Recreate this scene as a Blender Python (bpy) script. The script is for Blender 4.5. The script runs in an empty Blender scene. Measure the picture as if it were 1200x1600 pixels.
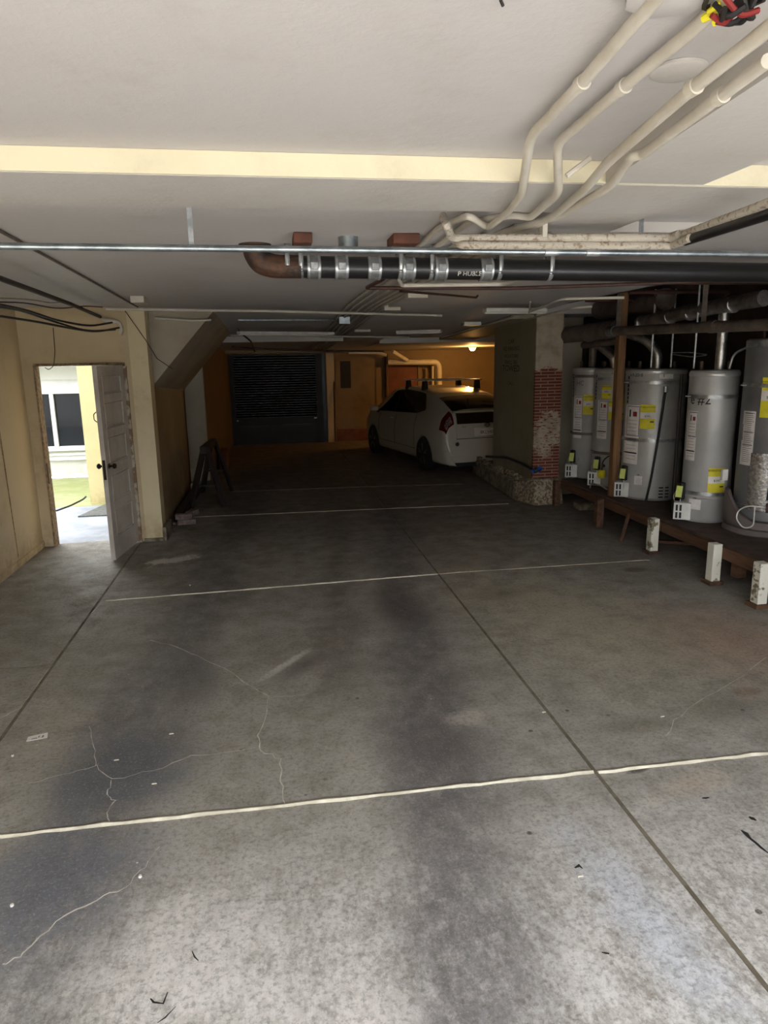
import bpy, math, random
import numpy as np
from mathutils import Vector, Matrix
random.seed(4)
rng = np.random.RandomState(3)
scn = bpy.context.scene
col = scn.collection

# ------------------------------------------------------------------ camera
F, H = 1100.0, 2.0
_y = np.array([421-600, 565-800, F]); _y /= np.linalg.norm(_y)
_x = np.array([7100., -362, F]); _x -= _y*(_x@_y); _x /= np.linalg.norm(_x)
_z = np.cross(_x, _y)
R = np.array([_x, _y, _z])
cd = bpy.data.cameras.new('camera'); cam = bpy.data.objects.new('camera', cd); col.objects.link(cam)
cd.sensor_width = 36; cd.lens = F/1600*36; cd.clip_start = .05; cd.clip_end = 200
cam.matrix_world = Matrix([[R[0,0], -R[0,1], -R[0,2], 0], [R[1,0], -R[1,1], -R[1,2], 0], [R[2,0], -R[2,1], -R[2,2], H], [0,0,0,1]])
scn.camera = cam

def _ray(px, py): return R@np.array([px-600, py-800, F])
def PZ(px, py, z=0.):
    r = _ray(px, py); t = (z-H)/r[2]; return (r[0]*t, r[1]*t, z)
def PY(px, py, y):
    r = _ray(px, py); t = y/r[1]; return (r[0]*t, y, H+r[2]*t)
def PX(px, py, x):
    r = _ray(px, py); t = x/r[0]; return (x, r[1]*t, H+r[2]*t)

# ------------------------------------------------------------------ world, sun, exposure
w = bpy.data.worlds.new('World'); scn.world = w; w.use_nodes = True
bg = w.node_tree.nodes['Background']; bg.inputs[0].default_value = (.86, .92, 1, 1); bg.inputs[1].default_value = 8.2
sd = bpy.data.lights.new('sun', 'SUN'); sun = bpy.data.objects.new('sun', sd); col.objects.link(sun)
sd.energy = 9.5; sd.angle = math.radians(2); sd.color = (1, .95, .87)
sun.rotation_euler = (math.radians(32), 0, math.radians(30)); sun.location = (0, -8, 12)
scn.view_settings.view_transform = 'Standard'; scn.view_settings.look = 'None'
scn.view_settings.exposure = 1.05; scn.view_settings.gamma = 1.0; scn.view_settings.use_curve_mapping = False

# ------------------------------------------------------------------ materials
def srgb(c):
    return tuple(((v/255)/12.92 if v/255 <= .04045 else ((v/255+.055)/1.055)**2.4) for v in c)
class NT:
    def __init__(s, name):
        s.m = bpy.data.materials.new(name); s.m.use_nodes = True; s.t = s.m.node_tree
        s.b = s.t.nodes['Principled BSDF']; s.n = s.t.nodes.new; s.l = s.t.links.new
        s.co = s.n('ShaderNodeTexCoord').outputs['Object']
    def put(s, sock, v):
        if isinstance(v, bpy.types.NodeSocket): s.l(v, sock)
        else:
            try: sock.default_value = v
            except Exception: sock.default_value = (*v, 1)
    def noise(s, scale, detail=4, rough=.6, vec=None, dist=0.):
        n = s.n('ShaderNodeTexNoise'); s.put(n.inputs['Vector'], vec or s.co)
        n.inputs['Scale'].default_value = scale; n.inputs['Detail'].default_value = detail
        n.inputs['Roughness'].default_value = rough; n.inputs['Distortion'].default_value = dist
        return n.outputs['Fac']
    def ramp(s, fac, a, b, ca=0., cb=1.):
        n = s.n('ShaderNodeMapRange'); s.put(n.inputs[0], fac); n.interpolation_type = 'SMOOTHSTEP'
        for i, v in enumerate((a, b, ca, cb)): n.inputs[1+i].default_value = v
        return n.outputs[0]
    def math(s, op, a, b=0., c=0.):
        n = s.n('ShaderNodeMath'); n.operation = op
        s.put(n.inputs[0], a); s.put(n.inputs[1], b); s.put(n.inputs[2], c); return n.outputs[0]
    def mix(s, f, a, b, mode='MIX'):
        n = s.n('ShaderNodeMix'); n.data_type = 'RGBA'; n.blend_type = mode
        s.put(n.inputs[0], f); s.put(n.inputs[6], a if isinstance(a, bpy.types.NodeSocket) else (*a[:3], 1))
        s.put(n.inputs[7], b if isinstance(b, bpy.types.NodeSocket) else (*b[:3], 1)); return n.outputs[2]
    def map(s, loc=(0,0,0), rot=(0,0,0), sc=(1,1,1), vec=None):
        n = s.n('ShaderNodeMapping'); s.put(n.inputs[0], vec or s.co)
        n.inputs[1].default_value = loc; n.inputs[2].default_value = rot; n.inputs[3].default_value = sc; return n.outputs[0]
    def bump(s, h, st=.3, d=.01):
        n = s.n('ShaderNodeBump'); n.inputs['Strength'].default_value = st; n.inputs['Distance'].default_value = d
        s.put(n.inputs['Height'], h); s.l(n.outputs[0], s.b.inputs['Normal'])
    def out(s, c=None, rough=None, metal=None):
        if c is not None: s.put(s.b.inputs['Base Color'], c if isinstance(c, bpy.types.NodeSocket) else (*c[:3], 1))
        if rough is not None: s.put(s.b.inputs['Roughness'], rough)
        if metal is not None: s.b.inputs['Metallic'].default_value = metal
        return s.m
def M(name, c1, c2=None, scale=6., rough=.6, metal=0., bump=0., bs=None, stretch=None, lo=.35, hi=.65):
    t = NT(name); c1 = srgb(c1); c2 = srgb(c2) if c2 else tuple(v*.85 for v in c1)
    v = t.map(sc=stretch) if stretch else t.co
    c = t.mix(t.ramp(t.noise(scale, 5, .6, v), lo, hi), c1, c2)
    if bump: t.bump(t.noise(bs or scale*6, 4, .6, v), bump)
    return t.out(c, rough, metal)

def paint(name, a, b, dirt, dz=None, peel=0.):
    t = NT(name); a, b, dirt = srgb(a), srgb(b), srgb(dirt)
    c = t.mix(t.ramp(t.noise(.8, 5, .6), .35, .68), a, b)
    c = t.mix(t.math('MULTIPLY', t.ramp(t.noise(3.1, 7, .7), .52, .78), .45), c, dirt)
    if dz is not None:
        z = t.n('ShaderNodeSeparateXYZ'); t.l(t.n('ShaderNodeNewGeometry').outputs['Position'], z.inputs[0])
        f = t.math('MULTIPLY', t.ramp(z.outputs[2], dz, 0), t.ramp(t.noise(7, 6, .7), .3, .7))
        c = t.mix(t.math('MULTIPLY', f, .8), c, dirt)
    t.bump(t.math('ADD', t.noise(28, 5, .7), t.math('MULTIPLY', t.noise(3, 3, .5), 2.)), .22, .01)
    return t.out(c, .62)

m_ceil = paint('painted_ceiling', (196,191,188), (188,183,180), (174,165,155))
m_beam = paint('painted_beam', (196,191,185), (188,182,174), (172,163,150))
m_beamface = paint('cream_beam_paint', (226,217,186), (216,206,176), (192,180,152))
m_wall = paint('cream_wall_paint', (196,176,140), (186,166,130), (146,124,92), .45)
m_pier = paint('cream_pier_paint', (216,200,162), (206,190,152), (160,140,104), .4)
m_side = paint('grimy_side_wall_paint', (160,142,108), (138,120,90), (92,80,60), 1.1)
m_stair = paint('stair_soffit_paint', (172,160,140), (150,138,118), (112,100,84))
m_ochre = paint('ochre_wall_paint', (118,96,66), (104,84,58), (74,58,40), .6)
m_back = paint('back_wall_paint', (126,104,72), (112,92,64), (82,64,42), .6)
m_pill = paint('pillar_paint', (150,142,120), (138,130,108), (104,92,72), .8)
m_pillf = paint('pillar_cream_paint', (186,178,158), (172,162,140), (128,114,94), .8)
m_cwhite = paint('courtyard_white_paint', (222,222,222), (212,212,208), (184,184,170), .5)
m_ccream = paint('courtyard_cream_paint', (214,198,146), (206,190,138), (176,158,114), .3)

def floor_mat():
    t = NT('stained_concrete'); t.co = t.n('ShaderNodeNewGeometry').outputs['Position']; mp = lambda *a, **k: t.map(*a, **k)
    sx = t.n('ShaderNodeSeparateXYZ'); t.l(t.co, sx.inputs[0]); X, Y = sx.outputs[0], sx.outputs[1]
    nbig, nmid, nfine = t.noise(.9, 5, .6), t.noise(4.5, 7, .72), t.noise(42, 6, .75)
    c = t.mix(t.ramp(nbig, .35, .65), srgb((150,145,137)), srgb((168,164,157)))
    c = t.mix(t.math('MULTIPLY', t.ramp(nmid, .38, .68), .75), c, srgb((122,117,108)))
    # worn, blackened middle: traffic grime plus light falloff with depth put into the colour
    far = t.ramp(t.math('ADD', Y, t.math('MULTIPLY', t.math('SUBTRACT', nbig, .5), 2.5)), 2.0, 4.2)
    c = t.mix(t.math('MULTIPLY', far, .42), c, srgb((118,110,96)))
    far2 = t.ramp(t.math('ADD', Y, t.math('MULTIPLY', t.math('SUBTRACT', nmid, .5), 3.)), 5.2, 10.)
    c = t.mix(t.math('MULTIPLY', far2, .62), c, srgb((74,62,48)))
    # paler apron with brushed streaks
    st = t.math('ADD', t.math('MULTIPLY', t.noise(11, 7, .75, mp(sc=(1.6, .8, 1))), .6), t.math('MULTIPLY', t.noise(46, 5, .75, mp(sc=(1.3, .8, 1))), .4))
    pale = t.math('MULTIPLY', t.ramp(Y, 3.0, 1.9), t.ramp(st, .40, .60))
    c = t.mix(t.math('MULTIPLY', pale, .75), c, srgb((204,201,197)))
    # tyre tracks: smooth dark bands
    def track(cx0, k, wd, y0, y1, colr, stg):
        cc = t.math('MULTIPLY_ADD', Y, k, cx0)
        cc = t.math('ADD', cc, t.math('MULTIPLY', t.math('SUBTRACT', t.noise(1.1, 3, .5), .5), .7))
        d = t.math('ABSOLUTE', t.math('SUBTRACT', X, cc))
        f = t.math('MULTIPLY', t.ramp(d, wd, wd*.15), t.math('MULTIPLY', t.ramp(Y, y0, y0+.6), t.ramp(Y, y1, y1-1.5)))
        f = t.math('MULTIPLY', f, t.ramp(t.noise(9, 7, .75, mp(sc=(1.4, .8, 1))), .2, .58))
        return t.math('MULTIPLY', f, stg), srgb(colr)
    for a in ((.34, .13, .40, 0, 11, (70,68,72), .7), (-1.1, .07, .45, 1.4, 14, (70,72,76), .6), (-.05, .09, .22, 3.6, 10, (78,70,60), .5)):
        f, cc = track(*a); c = t.mix(f, c, cc)
    # explicit stains and scuffs, plus broad warm lighter patches at right
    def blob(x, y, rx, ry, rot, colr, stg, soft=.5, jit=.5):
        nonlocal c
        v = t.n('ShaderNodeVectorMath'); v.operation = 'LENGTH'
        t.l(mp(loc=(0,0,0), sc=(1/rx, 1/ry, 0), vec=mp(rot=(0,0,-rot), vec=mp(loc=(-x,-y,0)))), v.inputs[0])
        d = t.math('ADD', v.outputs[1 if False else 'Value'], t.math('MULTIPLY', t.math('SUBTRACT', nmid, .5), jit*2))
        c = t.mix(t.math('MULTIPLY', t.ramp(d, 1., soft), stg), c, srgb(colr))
    for b in ((-.85,3.35,.5,.55,0,(72,76,84),.75,.2,1.), (-1.0,2.6,.6,.5,.3,(84,88,98),.7,.2,1.), (-.6,4.4,.25,.6,.2,(70,68,66),.55,.2,.8),
              (1.25,2.0,.2,.8,.12,(186,194,206),.45,.0,.9), (.95,1.85,.12,.4,.1,(200,198,194),.4,.1,.8),
              (-.35,2.1,.42,.5,.2,(206,202,196),.55,.1,1.), (.2,1.7,.25,.4,0,(204,198,192),.6,.1,.9),
              (.02,4.5,.05,.34,-.65,(190,184,174),.9,.3,.5), (.13,4.45,.14,.4,-.7,(66,58,48),.6,.1,.6),
              (-1.1,7.3,.32,.14,.3,(206,200,192),.95,.5,1.8), (-1.25,8.2,.28,.5,.1,(150,146,138),.7,.2,1.2), (-.95,9.3,.35,.9,0,(136,130,120),.5,.2,1.),
              (3.35,6.0,.16,.1,0,(78,58,46),.8,.4,.6), (1.9,5.6,.3,.22,0,(76,68,58),.7,.1,1.2), (2.6,4.9,.16,.05,0,(70,56,46),.8,.3,.8),
              (2.5,3.4,.4,.22,.1,(92,84,76),.6,.1,1.2), (2.75,3.55,.14,.07,0,(80,56,46),.8,.2,.8), (1.9,3.3,.35,.12,0,(96,88,76),.6,.1,1.2),
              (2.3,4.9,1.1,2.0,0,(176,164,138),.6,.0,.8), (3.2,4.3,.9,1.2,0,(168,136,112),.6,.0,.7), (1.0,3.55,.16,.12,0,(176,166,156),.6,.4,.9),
              (.8,3.3,.4,.35,0,(78,72,72),.55,.1,1.), (.95,5.4,.28,.8,0,(64,58,58),.7,.1,.7), (1.9,2.75,.35,.12,.2,(174,156,138),.5,.1,1.),
              (-1.35,3.9,.3,.5,.2,(150,140,126),.5,.1,1.), (1.7,2.9,.09,.035,.3,(58,48,42),.9,.4,.8)):
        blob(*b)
    # small oil drops
    vo = t.n('ShaderNodeTexVoronoi'); t.put(vo.inputs['Vector'], t.co); vo.inputs['Scale'].default_value = 5.; vo.inputs['Randomness'].default_value = 1
    f = t.math('MULTIPLY', t.ramp(vo.outputs['Distance'], .075, .05), t.ramp(t.noise(2.1, 2, .5), .52, .6))
    c = t.mix(t.math('MULTIPLY', f, .85), c, srgb((46,38,32)))
    vo2 = t.n('ShaderNodeTexVoronoi'); t.put(vo2.inputs['Vector'], t.co); vo2.inputs['Scale'].default_value = 8.5
    f = t.math('MULTIPLY', t.ramp(vo2.outputs['Distance'], .05, .03), t.ramp(t.noise(3.3, 2, .5), .56, .62))
    c = t.mix(t.math('MULTIPLY', f, .7), c, srgb((214,208,198)))
    # fine mottling
    c = t.mix(t.math('MULTIPLY', t.ramp(nfine, .46, .64), .5), c, srgb((84,79,70)))
    c = t.mix(t.math('MULTIPLY', t.ramp(t.noise(75, 4, .8), .52, .68), .3), c, srgb((196,190,178)))
    dk = t.noise(16, 8, .8, mp(sc=(.8, 1.6, 1)))
    c = t.mix(t.math('MULTIPLY', t.ramp(dk, .56, .72), .4), c, srgb((72,64,54)))
    t.bump(t.math('ADD', nfine, t.math('MULTIPLY', nmid, 1.5)), .25, .006)
    return t.out(c, t.ramp(nmid, .3, .7, .48, .75))
m_floor = floor_mat()
m_court = M('mossy_slab', (140,142,146), (116,119,124), 2.2, .8, bump=.2)
m_moss = M('yellow_green_moss', (122,126,74), (140,140,104), 2.5, .9, bump=.4)
m_drive = M('driveway_concrete', (176,172,164), (160,156,148), 1.2, .8)
m_joint = M('cream_joint_filler', (206,200,180), (176,168,148), 9, .7, bump=.4)
m_shadewall = M('light_block_grey', (104,102,98), (92,90,86), 1, .9); m_asph = M('darkened_unseen_ground', (70,70,72), (60,60,62), 4, .9)  # greys for the added light-blocking walls and the darkened outside ground
m_sten = M('faded_stencil_red', (62,20,16), (92,44,36), 12, .8)
m_groove2 = M('worn_joint_filler', (176,166,146), (130,120,100), 7, .8)
m_groove = M('dusty_groove', (110,102,86), (84,76,62), 9, .9)
m_crack = M('chalky_crack', (206,200,186), (170,162,148), 14, .9)
m_pipe = M('painted_pipe', (202,195,182), (188,180,164), 5, .5, bump=.2)
m_insul = M('crackled_pipe_wrap', (200,191,176), (150,130,106), 46, .75, bump=.7, lo=.5, hi=.66)
m_abs = M('black_plastic_pipe', (22,21,22), (30,29,30), 4, .33)
m_iron = M('rusty_cast_iron', (92,62,44), (48,44,42), 9, .6, .3, bump=.5)
m_rust = M('rust_brown_pipe', (74,44,34), (52,32,26), 10, .6, bump=.3)
m_galv = M('galvanised_steel', (176,184,188), (140,148,152), 14, .33, .9)
m_zinc = M('zinc_bracket', (200,204,206), (164,168,170), 20, .35, .75)
m_flue = M('flue_aluminium', (214,212,208), (170,166,162), 9, .3, .95, bump=.35)
m_duct = M('dusty_duct', (122,110,100), (94,84,76), 7, .5, .35, bump=.25)
m_tank = M('tank_grey_enamel', (172,170,166), (158,156,152), 2.5, .32, .1)
m_tankd = M('dark_tank_enamel', (112,111,111), (98,97,97), 2.5, .38, .1)
m_tankcap = M('tank_cap', (188,188,184), (168,168,164), 3, .3, .4)
m_jacket = M('taupe_jacket', (104,94,90), (88,78,76), 3, .55)
m_strap = M('steel_strap', (168,170,170), (130,132,132), 14, .35, .7)
m_white = M('white_plastic', (216,214,206), (200,198,190), 6, .5)
m_paper = M('label_paper', (226,220,214), (206,200,196), 8, .7)
m_yellow = M('yellow_label', (224,212,40), (206,192,34), 6, .6)
m_lime = M('lime_tag', (196,204,104), (180,190,90), 6, .6)
m_ink = M('black_ink', (22,20,20), (30,28,28), 6, .7)
m_red = M('red_ink', (150,40,36), (130,34,32), 6, .7)
m_black = M('black_rubber', (18,18,18), (26,26,26), 6, .6)
m_wood = M('aged_stud_timber', (136,98,62), (100,68,42), 3, .7, bump=.4, stretch=(6, 6, .6))
m_joist = M('dark_platform_timber', (100,70,48), (66,44,32), 3, .75, bump=.4, stretch=(6, .6, 6))
m_deck = M('platform_deck_board', (82,64,52), (58,44,36), 4, .8, bump=.4)
m_whitewood = M('chipped_white_paint', (216,212,196), (120,108,84), 7, .7, bump=.5, lo=.57, hi=.62)
m_darkwood = M('blackened_timber', (48,36,34), (32,24,24), 4, .7, bump=.3)
m_cavity = M('unpainted_joist_wood', (62,46,36), (42,30,24), 4, .85, bump=.4, stretch=(8, 1, 1))
m_brick = M('grey_brick', (128,112,104), (100,86,80), 16, .85, bump=.6)
m_redwood = M('red_brown_block', (112,66,48), (86,50,36), 6, .75, bump=.3)
m_roll = M('dark_roller_steel', (32,33,36), (24,25,28), 3, .3, .5)
m_rail = M('dark_track_steel', (22,22,24), (30,30,32), 5, .5, .4)
m_doorw = M('worn_white_door_paint', (196,188,178), (176,168,158), 3, .5, bump=.25)
m_doore = M('bare_door_edge', (120,94,72), (176,166,150), 9, .7, bump=.4, lo=.45, hi=.55)
m_jamb = M('chipped_jamb', (112,90,66), (156,134,102), 22, .8, bump=.5)
m_dooro = M('red_brown_door', (112,58,34), (96,48,28), 3, .6)
m_brass = M('dark_brass_knob', (70,56,44), (50,42,36), 8, .35, .8)
m_concrete = M('rough_curb_concrete', (136,130,112), (88,78,62), 9, .9, bump=.9, bs=22)
m_rubble = M('aggregate_footing', (156,144,122), (104,86,68), 30, .95, bump=1., bs=30, lo=.42, hi=.56)
m_hose = M('black_blue_hose', (24,30,44), (18,20,28), 6, .45)
m_bluetape = M('blue_tape', (28,92,170), (22,76,150), 6, .5)
m_mat = M('grey_door_mat', (92,92,86), (74,74,70), 20, .9, bump=.5)
m_wire = M('dark_cable', (44,38,34), (32,28,26), 9, .6)
m_wirew = M('painted_cable', (170,158,138), (150,138,118), 9, .6)
m_carp = M('white_car_paint', (176,171,158), (172,167,154), 1, .25); m_carp.node_tree.nodes['Principled BSDF'].inputs['Coat Weight'].default_value = .5
m_glass = M('tinted_glass', (10,11,13), (12,13,15), 1, .06)
m_tail = M('tail_lamp_lens', (96,14,16), (70,10,12), 30, .12)
m_tailc = M('clear_lamp_lens', (150,140,136), (90,60,58), 40, .15, .4)
m_tyre = M('tyre_rubber', (24,23,22), (30,28,27), 9, .8)
m_rim = M('alloy_rim', (150,148,146), (120,118,116), 8, .3, .8)
m_bar = M('roof_bar_aluminium', (214,208,196), (196,190,178), 8, .35, .3)
m_foil = M('foil_insulation', (200,200,200), (150,150,152), 30, .25, .9, bump=.8, bs=40)
m_copper = M('dull_nipple', (96,80,68), (72,60,52), 8, .5, .5)

def brick_paint():
    t = NT('brick_with_flaking_paint')
    t.co = t.n('ShaderNodeNewGeometry').outputs['Position']
    br = t.n('ShaderNodeTexBrick'); t.put(br.inputs['Vector'], t.map(rot=(math.pi/2,0,0)))
    br.inputs['Scale'].default_value = 1; br.inputs['Brick Width'].default_value = .2; br.inputs['Row Height'].default_value = .042
    br.inputs['Mortar Size'].default_value = .007; br.inputs['Color1'].default_value = (*srgb((118,52,40)),1)
    br.inputs['Color2'].default_value = (*srgb((96,40,32)),1); br.inputs['Mortar'].default_value = (*srgb((150,122,102)),1)
    sx = t.n('ShaderNodeSeparateXYZ'); t.l(t.n('ShaderNodeNewGeometry').outputs['Position'], sx.inputs[0]); Z = sx.outputs[2]
    n = t.noise(3.4, 4, .55); nf = t.noise(14, 5, .7, t.map(sc=(1, 1, 3)))
    e = t.math('ADD', t.math('MULTIPLY', t.math('SUBTRACT', n, .5), .5), t.math('MULTIPLY', t.math('SUBTRACT', nf, .5), .35))
    # bare from .55 to 1.9 m, with a strip of surviving paint between
    bare = t.math('MULTIPLY', t.ramp(t.math('ADD', Z, e), 1.88, 1.84), t.ramp(t.math('ADD', Z, e), .30, .34))
    keep = t.math('MULTIPLY', t.ramp(t.math('ADD', Z, t.math('MULTIPLY', e, 1.4)), 1.18, 1.14), t.ramp(t.math('ADD', Z, t.math('MULTIPLY', e, 1.4)), .76, .80))
    bare = t.math('MULTIPLY', bare, t.math('SUBTRACT', 1., t.math('MULTIPLY', keep, t.ramp(nf, .62, .5))))
    c = t.mix(bare, t.mix(t.ramp(t.noise(5, 4), .4, .7), srgb((178,164,144)), srgb((150,136,116))), br.outputs['Color'])
    t.bump(t.math('SUBTRACT', br.outputs['Fac'], t.math('MULTIPLY', bare, .6)), .5, .01)
    return t.out(c, .85)
m_brickp = brick_paint()

def emis(name, c, s):
    m = bpy.data.materials.new(name); m.use_nodes = True; b = m.node_tree.nodes['Principled BSDF']
    b.inputs['Base Color'].default_value = (*c, 1); b.inputs['Emission Color'].default_value = (*c, 1); b.inputs['Emission Strength'].default_value = s
    return m
m_bulb = emis('warm_bulb', (1, .62, .22), 14)

# ------------------------------------------------------------------ mesh helpers
WL = {}
class MB:
    def __init__(s): s.v = []; s.f = []
    def add(s, vs, fs):
        o = len(s.v); s.v += [tuple(map(float, p)) for p in vs]; s.f += [tuple(i+o for i in f) for f in fs]; return s
    def box(s, x0, x1, y0, y1, z0, z1):
        return s.add([(x0,y0,z0),(x1,y0,z0),(x1,y1,z0),(x0,y1,z0),(x0,y0,z1),(x1,y0,z1),(x1,y1,z1),(x0,y1,z1)],
                     [(3,2,1,0),(4,5,6,7),(0,1,5,4),(1,2,6,5),(2,3,7,6),(3,0,4,7)])
    def beam(s, a, b, wx, wy, up=(0,0,1)):
        a, b = Vector(a), Vector(b); d = (b-a).normalized(); up = Vector(up)
        if abs(d.dot(up)) > .98: up = Vector((0,1,0))
        u = d.cross(up).normalized()*wx/2; v = u.cross(d).normalized()*wy/2
        vs = [p+i*u+j*v for p in (a, b) for i, j in ((-1,-1),(1,-1),(1,1),(-1,1))]
        return s.add(vs, [(0,1,2,3),(7,6,5,4),(0,4,5,1),(1,5,6,2),(2,6,7,3),(3,7,4,0)])
    def prism(s, poly, axis, a, b):
        def P(p, t): return {'x': (t,p[0],p[1]), 'y': (p[0],t,p[1]), 'z': (p[0],p[1],t)}[axis]
        n = len(poly)
        return s.add([P(p, a) for p in poly]+[P(p, b) for p in poly],
                     [tuple(range(n)), tuple(range(2*n-1, n-1, -1))]+[(i, n+i, n+(i+1)%n, (i+1)%n) for i in range(n)])
    def tube(s, pts, r, n=10, closed=False, fillet=0.):
        pts = [Vector(p) for p in pts]
        if fillet: pts = fil(pts, fillet)
        rs = list(np.interp(np.linspace(0, 1, len(pts)), np.linspace(0, 1, len(r)), r)) if hasattr(r, '__len__') else [r]*len(pts)
        d = (pts[1]-pts[0]).normalized(); u = d.orthogonal().normalized(); vs = []
        for i, p in enumerate(pts):
            d2 = (pts[min(i+1, len(pts)-1)]-pts[max(i-1, 0)]).normalized()
            u = (u-d2*u.dot(d2)).normalized(); w_ = d2.cross(u)
            vs += [p+(u*math.cos(2*math.pi*k/n)+w_*math.sin(2*math.pi*k/n))*rs[i] for k in range(n)]
        fs = [(i*n+k, i*n+(k+1)%n, (i+1)*n+(k+1)%n, (i+1)*n+k) for i in range(len(pts)-1) for k in range(n)]
        fs += [tuple(range(n-1, -1, -1)), tuple((len(pts)-1)*n+k for k in range(n))]
        return s.add(vs, fs)
    def lathe(s, prof, c=(0,0,0), n=32, axis='z'):
        vs = []
        for r, h in prof:
            for k in range(n):
                a = 2*math.pi*k/n; x, y = r*math.cos(a), r*math.sin(a)
                vs.append({'z': (c[0]+x, c[1]+y, c[2]+h), 'x': (c[0]+h, c[1]+x, c[2]+y), 'y': (c[0]+y, c[1]+h, c[2]+x)}[axis])
        fs = [(i*n+k, i*n+(k+1)%n, (i+1)*n+(k+1)%n, (i+1)*n+k) for i in range(len(prof)-1) for k in range(n)]
        fs += [tuple(range(n-1, -1, -1)), tuple((len(prof)-1)*n+k for k in range(n))]
        return s.add(vs, fs)
    def grid(s, P):   # P[i][j]
        a, b = len(P), len(P[0])
        return s.add([p for row in P for p in row], [(i*b+j, i*b+j+1, (i+1)*b+j+1, (i+1)*b+j) for i in range(a-1) for j in range(b-1)])
    def text(s, body, size, fn, depth=.001):
        cu = bpy.data.curves.new('t', 'FONT'); cu.body = body; cu.size = size; cu.align_x = 'CENTER'; cu.extrude = depth; cu.resolution_u = 3
        o = bpy.data.objects.new('t', cu); me = o.to_mesh()
        s.add([fn(v.co) for v in me.vertices], [tuple(p.vertices) for p in me.polygons])
        o.to_mesh_clear(); bpy.data.objects.remove(o); bpy.data.curves.remove(cu); return s
    def build(s, name, mat, parent=None, local=False, bevel=0., smooth=True, solid=0.):
        vs = [Vector(v) for v in s.v]
        if parent is None:
            lo = Vector([min(v[i] for v in vs) for i in range(3)]); hi = Vector([max(v[i] for v in vs) for i in range(3)])
            loc = Vector(((lo.x+hi.x)/2, (lo.y+hi.y)/2, lo.z)); base = loc
        else: loc = Vector((0,0,0)); base = Vector((0,0,0)) if local else WL[parent.name]
        me = bpy.data.meshes.new(name); me.from_pydata([v-base for v in vs], [], s.f); me.materials.append(mat)
        me.validate(); 
        if smooth:
            me.shade_smooth(); me.set_sharp_from_angle(angle=math.radians(38))
        o = bpy.data.objects.new(name, me); col.objects.link(o); o.location = loc; o.parent = parent
        WL[o.name] = base
        if solid: md = o.modifiers.new('solid', 'SOLIDIFY'); md.thickness = solid; md.offset = 0
        if bevel: md = o.modifiers.new('bevel', 'BEVEL'); md.width = bevel; md.segments = 2; md.limit_method = 'ANGLE'
        return o
def fil(pts, r, k=5):
    out = [pts[0]]
    for i in range(1, len(pts)-1):
        a, p, b = pts[i-1], pts[i], pts[i+1]; d1, d2 = (a-p), (b-p); q = min(r, d1.length*.45, d2.length*.45)
        s_, e = p+d1.normalized()*q, p+d2.normalized()*q
        out += [(1-t)**2*s_+2*t*(1-t)*p+t*t*e for t in [j/k for j in range(k+1)]]
    return out+[pts[-1]]
def tag(o, label=None, cat=None, group=None, kind=None):
    for k, v in (('label', label), ('category', cat), ('group', group), ('kind', kind)):
        if v: o[k] = v
    return o
def empty(name, loc, label, cat, group=None, rz=0., kind=None):
    o = bpy.data.objects.new(name, None); col.objects.link(o); o.location = loc; o.rotation_euler.z = rz; o.empty_display_size = .1
    WL[o.name] = Vector(loc); return tag(o, label, cat, group, kind)
def struct(name, mb, m, label, cat='structure', bevel=0., **k):
    return tag(mb.build(name, m, bevel=bevel, **k), label, cat, kind='structure')
B = lambda *a: MB().box(*a)

# ------------------------------------------------------------------ structure
def grid_floor(): return MB().prism([(-2.62,-2),(7.2,-2),(7.2,18.1),(-1.64,18.1),(-1.5,8.36),(-2.62,8.3)], 'z', -.12, 0)
floor = struct('floor', grid_floor(), m_floor, 'stained grey concrete garage floor with joints, cracks and tyre marks', 'floor')
struct('floor', B(-2.8, 5.3, -6, -2, -.12, -.004), m_drive, 'pale concrete driveway outside the garage mouth', 'driveway')
struct('floor', B(-14, 16, -9, -6, -.12, -.006), m_asph, 'unseen asphalt behind the viewer, darkened to cut bounce light', 'street')  # ground out of view, kept dark so less light bounces inside

def zc(y): return 2.6 if y < 8 else 2.6-.038*(y-8)
ce = MB().box(-2.75, 5.1, -2, 2.34, 2.62, 2.78)
ce.box(-2.75, 5.1, 2.34, 3.9, 2.60, 2.78).box(-2.75, 3.45, 3.9, 8, 2.6, 2.78)
ce.prism([(8,2.6),(9.2,zc(9.2)),(9.2,2.78),(8,2.78)], 'x', -1.62, 3.45)
ce.box(-2.62, -1.62, 8, 8.4, 2.6, 2.78)
ce.prism([(9.2,zc(9.2)),(18.1,zc(18.1)),(18.1,2.78),(9.2,2.78)], 'x', -1.62, 7.2)
ce.build('ceiling', m_ceil)
bpy.data.objects['ceiling']; tag(bpy.data.objects['ceiling'], 'off white painted concrete ceiling slab', 'ceiling', kind='structure')
cv = MB().box(3.4, 5.1, 3.85, 9.75, 3.0, 3.1).box(3.40, 3.45, 3.9, 9.25, 2.6, 3.0).box(3.4,5.1,3.85,3.9,2.78,3.0).box(3.4,5.1,9.25,9.3,2.56,3.0)
for k in range(9): cv.box(3.46, 5.0, 4.1+k*.6, 4.15+k*.6, 2.72, 3.0)
struct('ceiling', cv, m_cavity, 'dark unpainted joists open above the water heaters', 'ceiling')
struct('trim_1', B(-2.62, 5., 2.345, 2.79, 2.55, 2.6), m_beam, 'shallow cross beam spanning the front of the ceiling', 'beam')
struct('trim_2', B(-2.62, 5., 2.335, 2.344, 2.552, 2.619), m_beamface, 'cream painted front face of the cross beam', 'beam')
struct('trim_3', MB().prism([(.72,-1.95),(1.46,-1.95),(1.46,2.33),(1.115,2.33)], 'z', 2.552, 2.62), m_beam, 'long shallow beam beside the painted conduits near the camera', 'beam')
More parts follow.
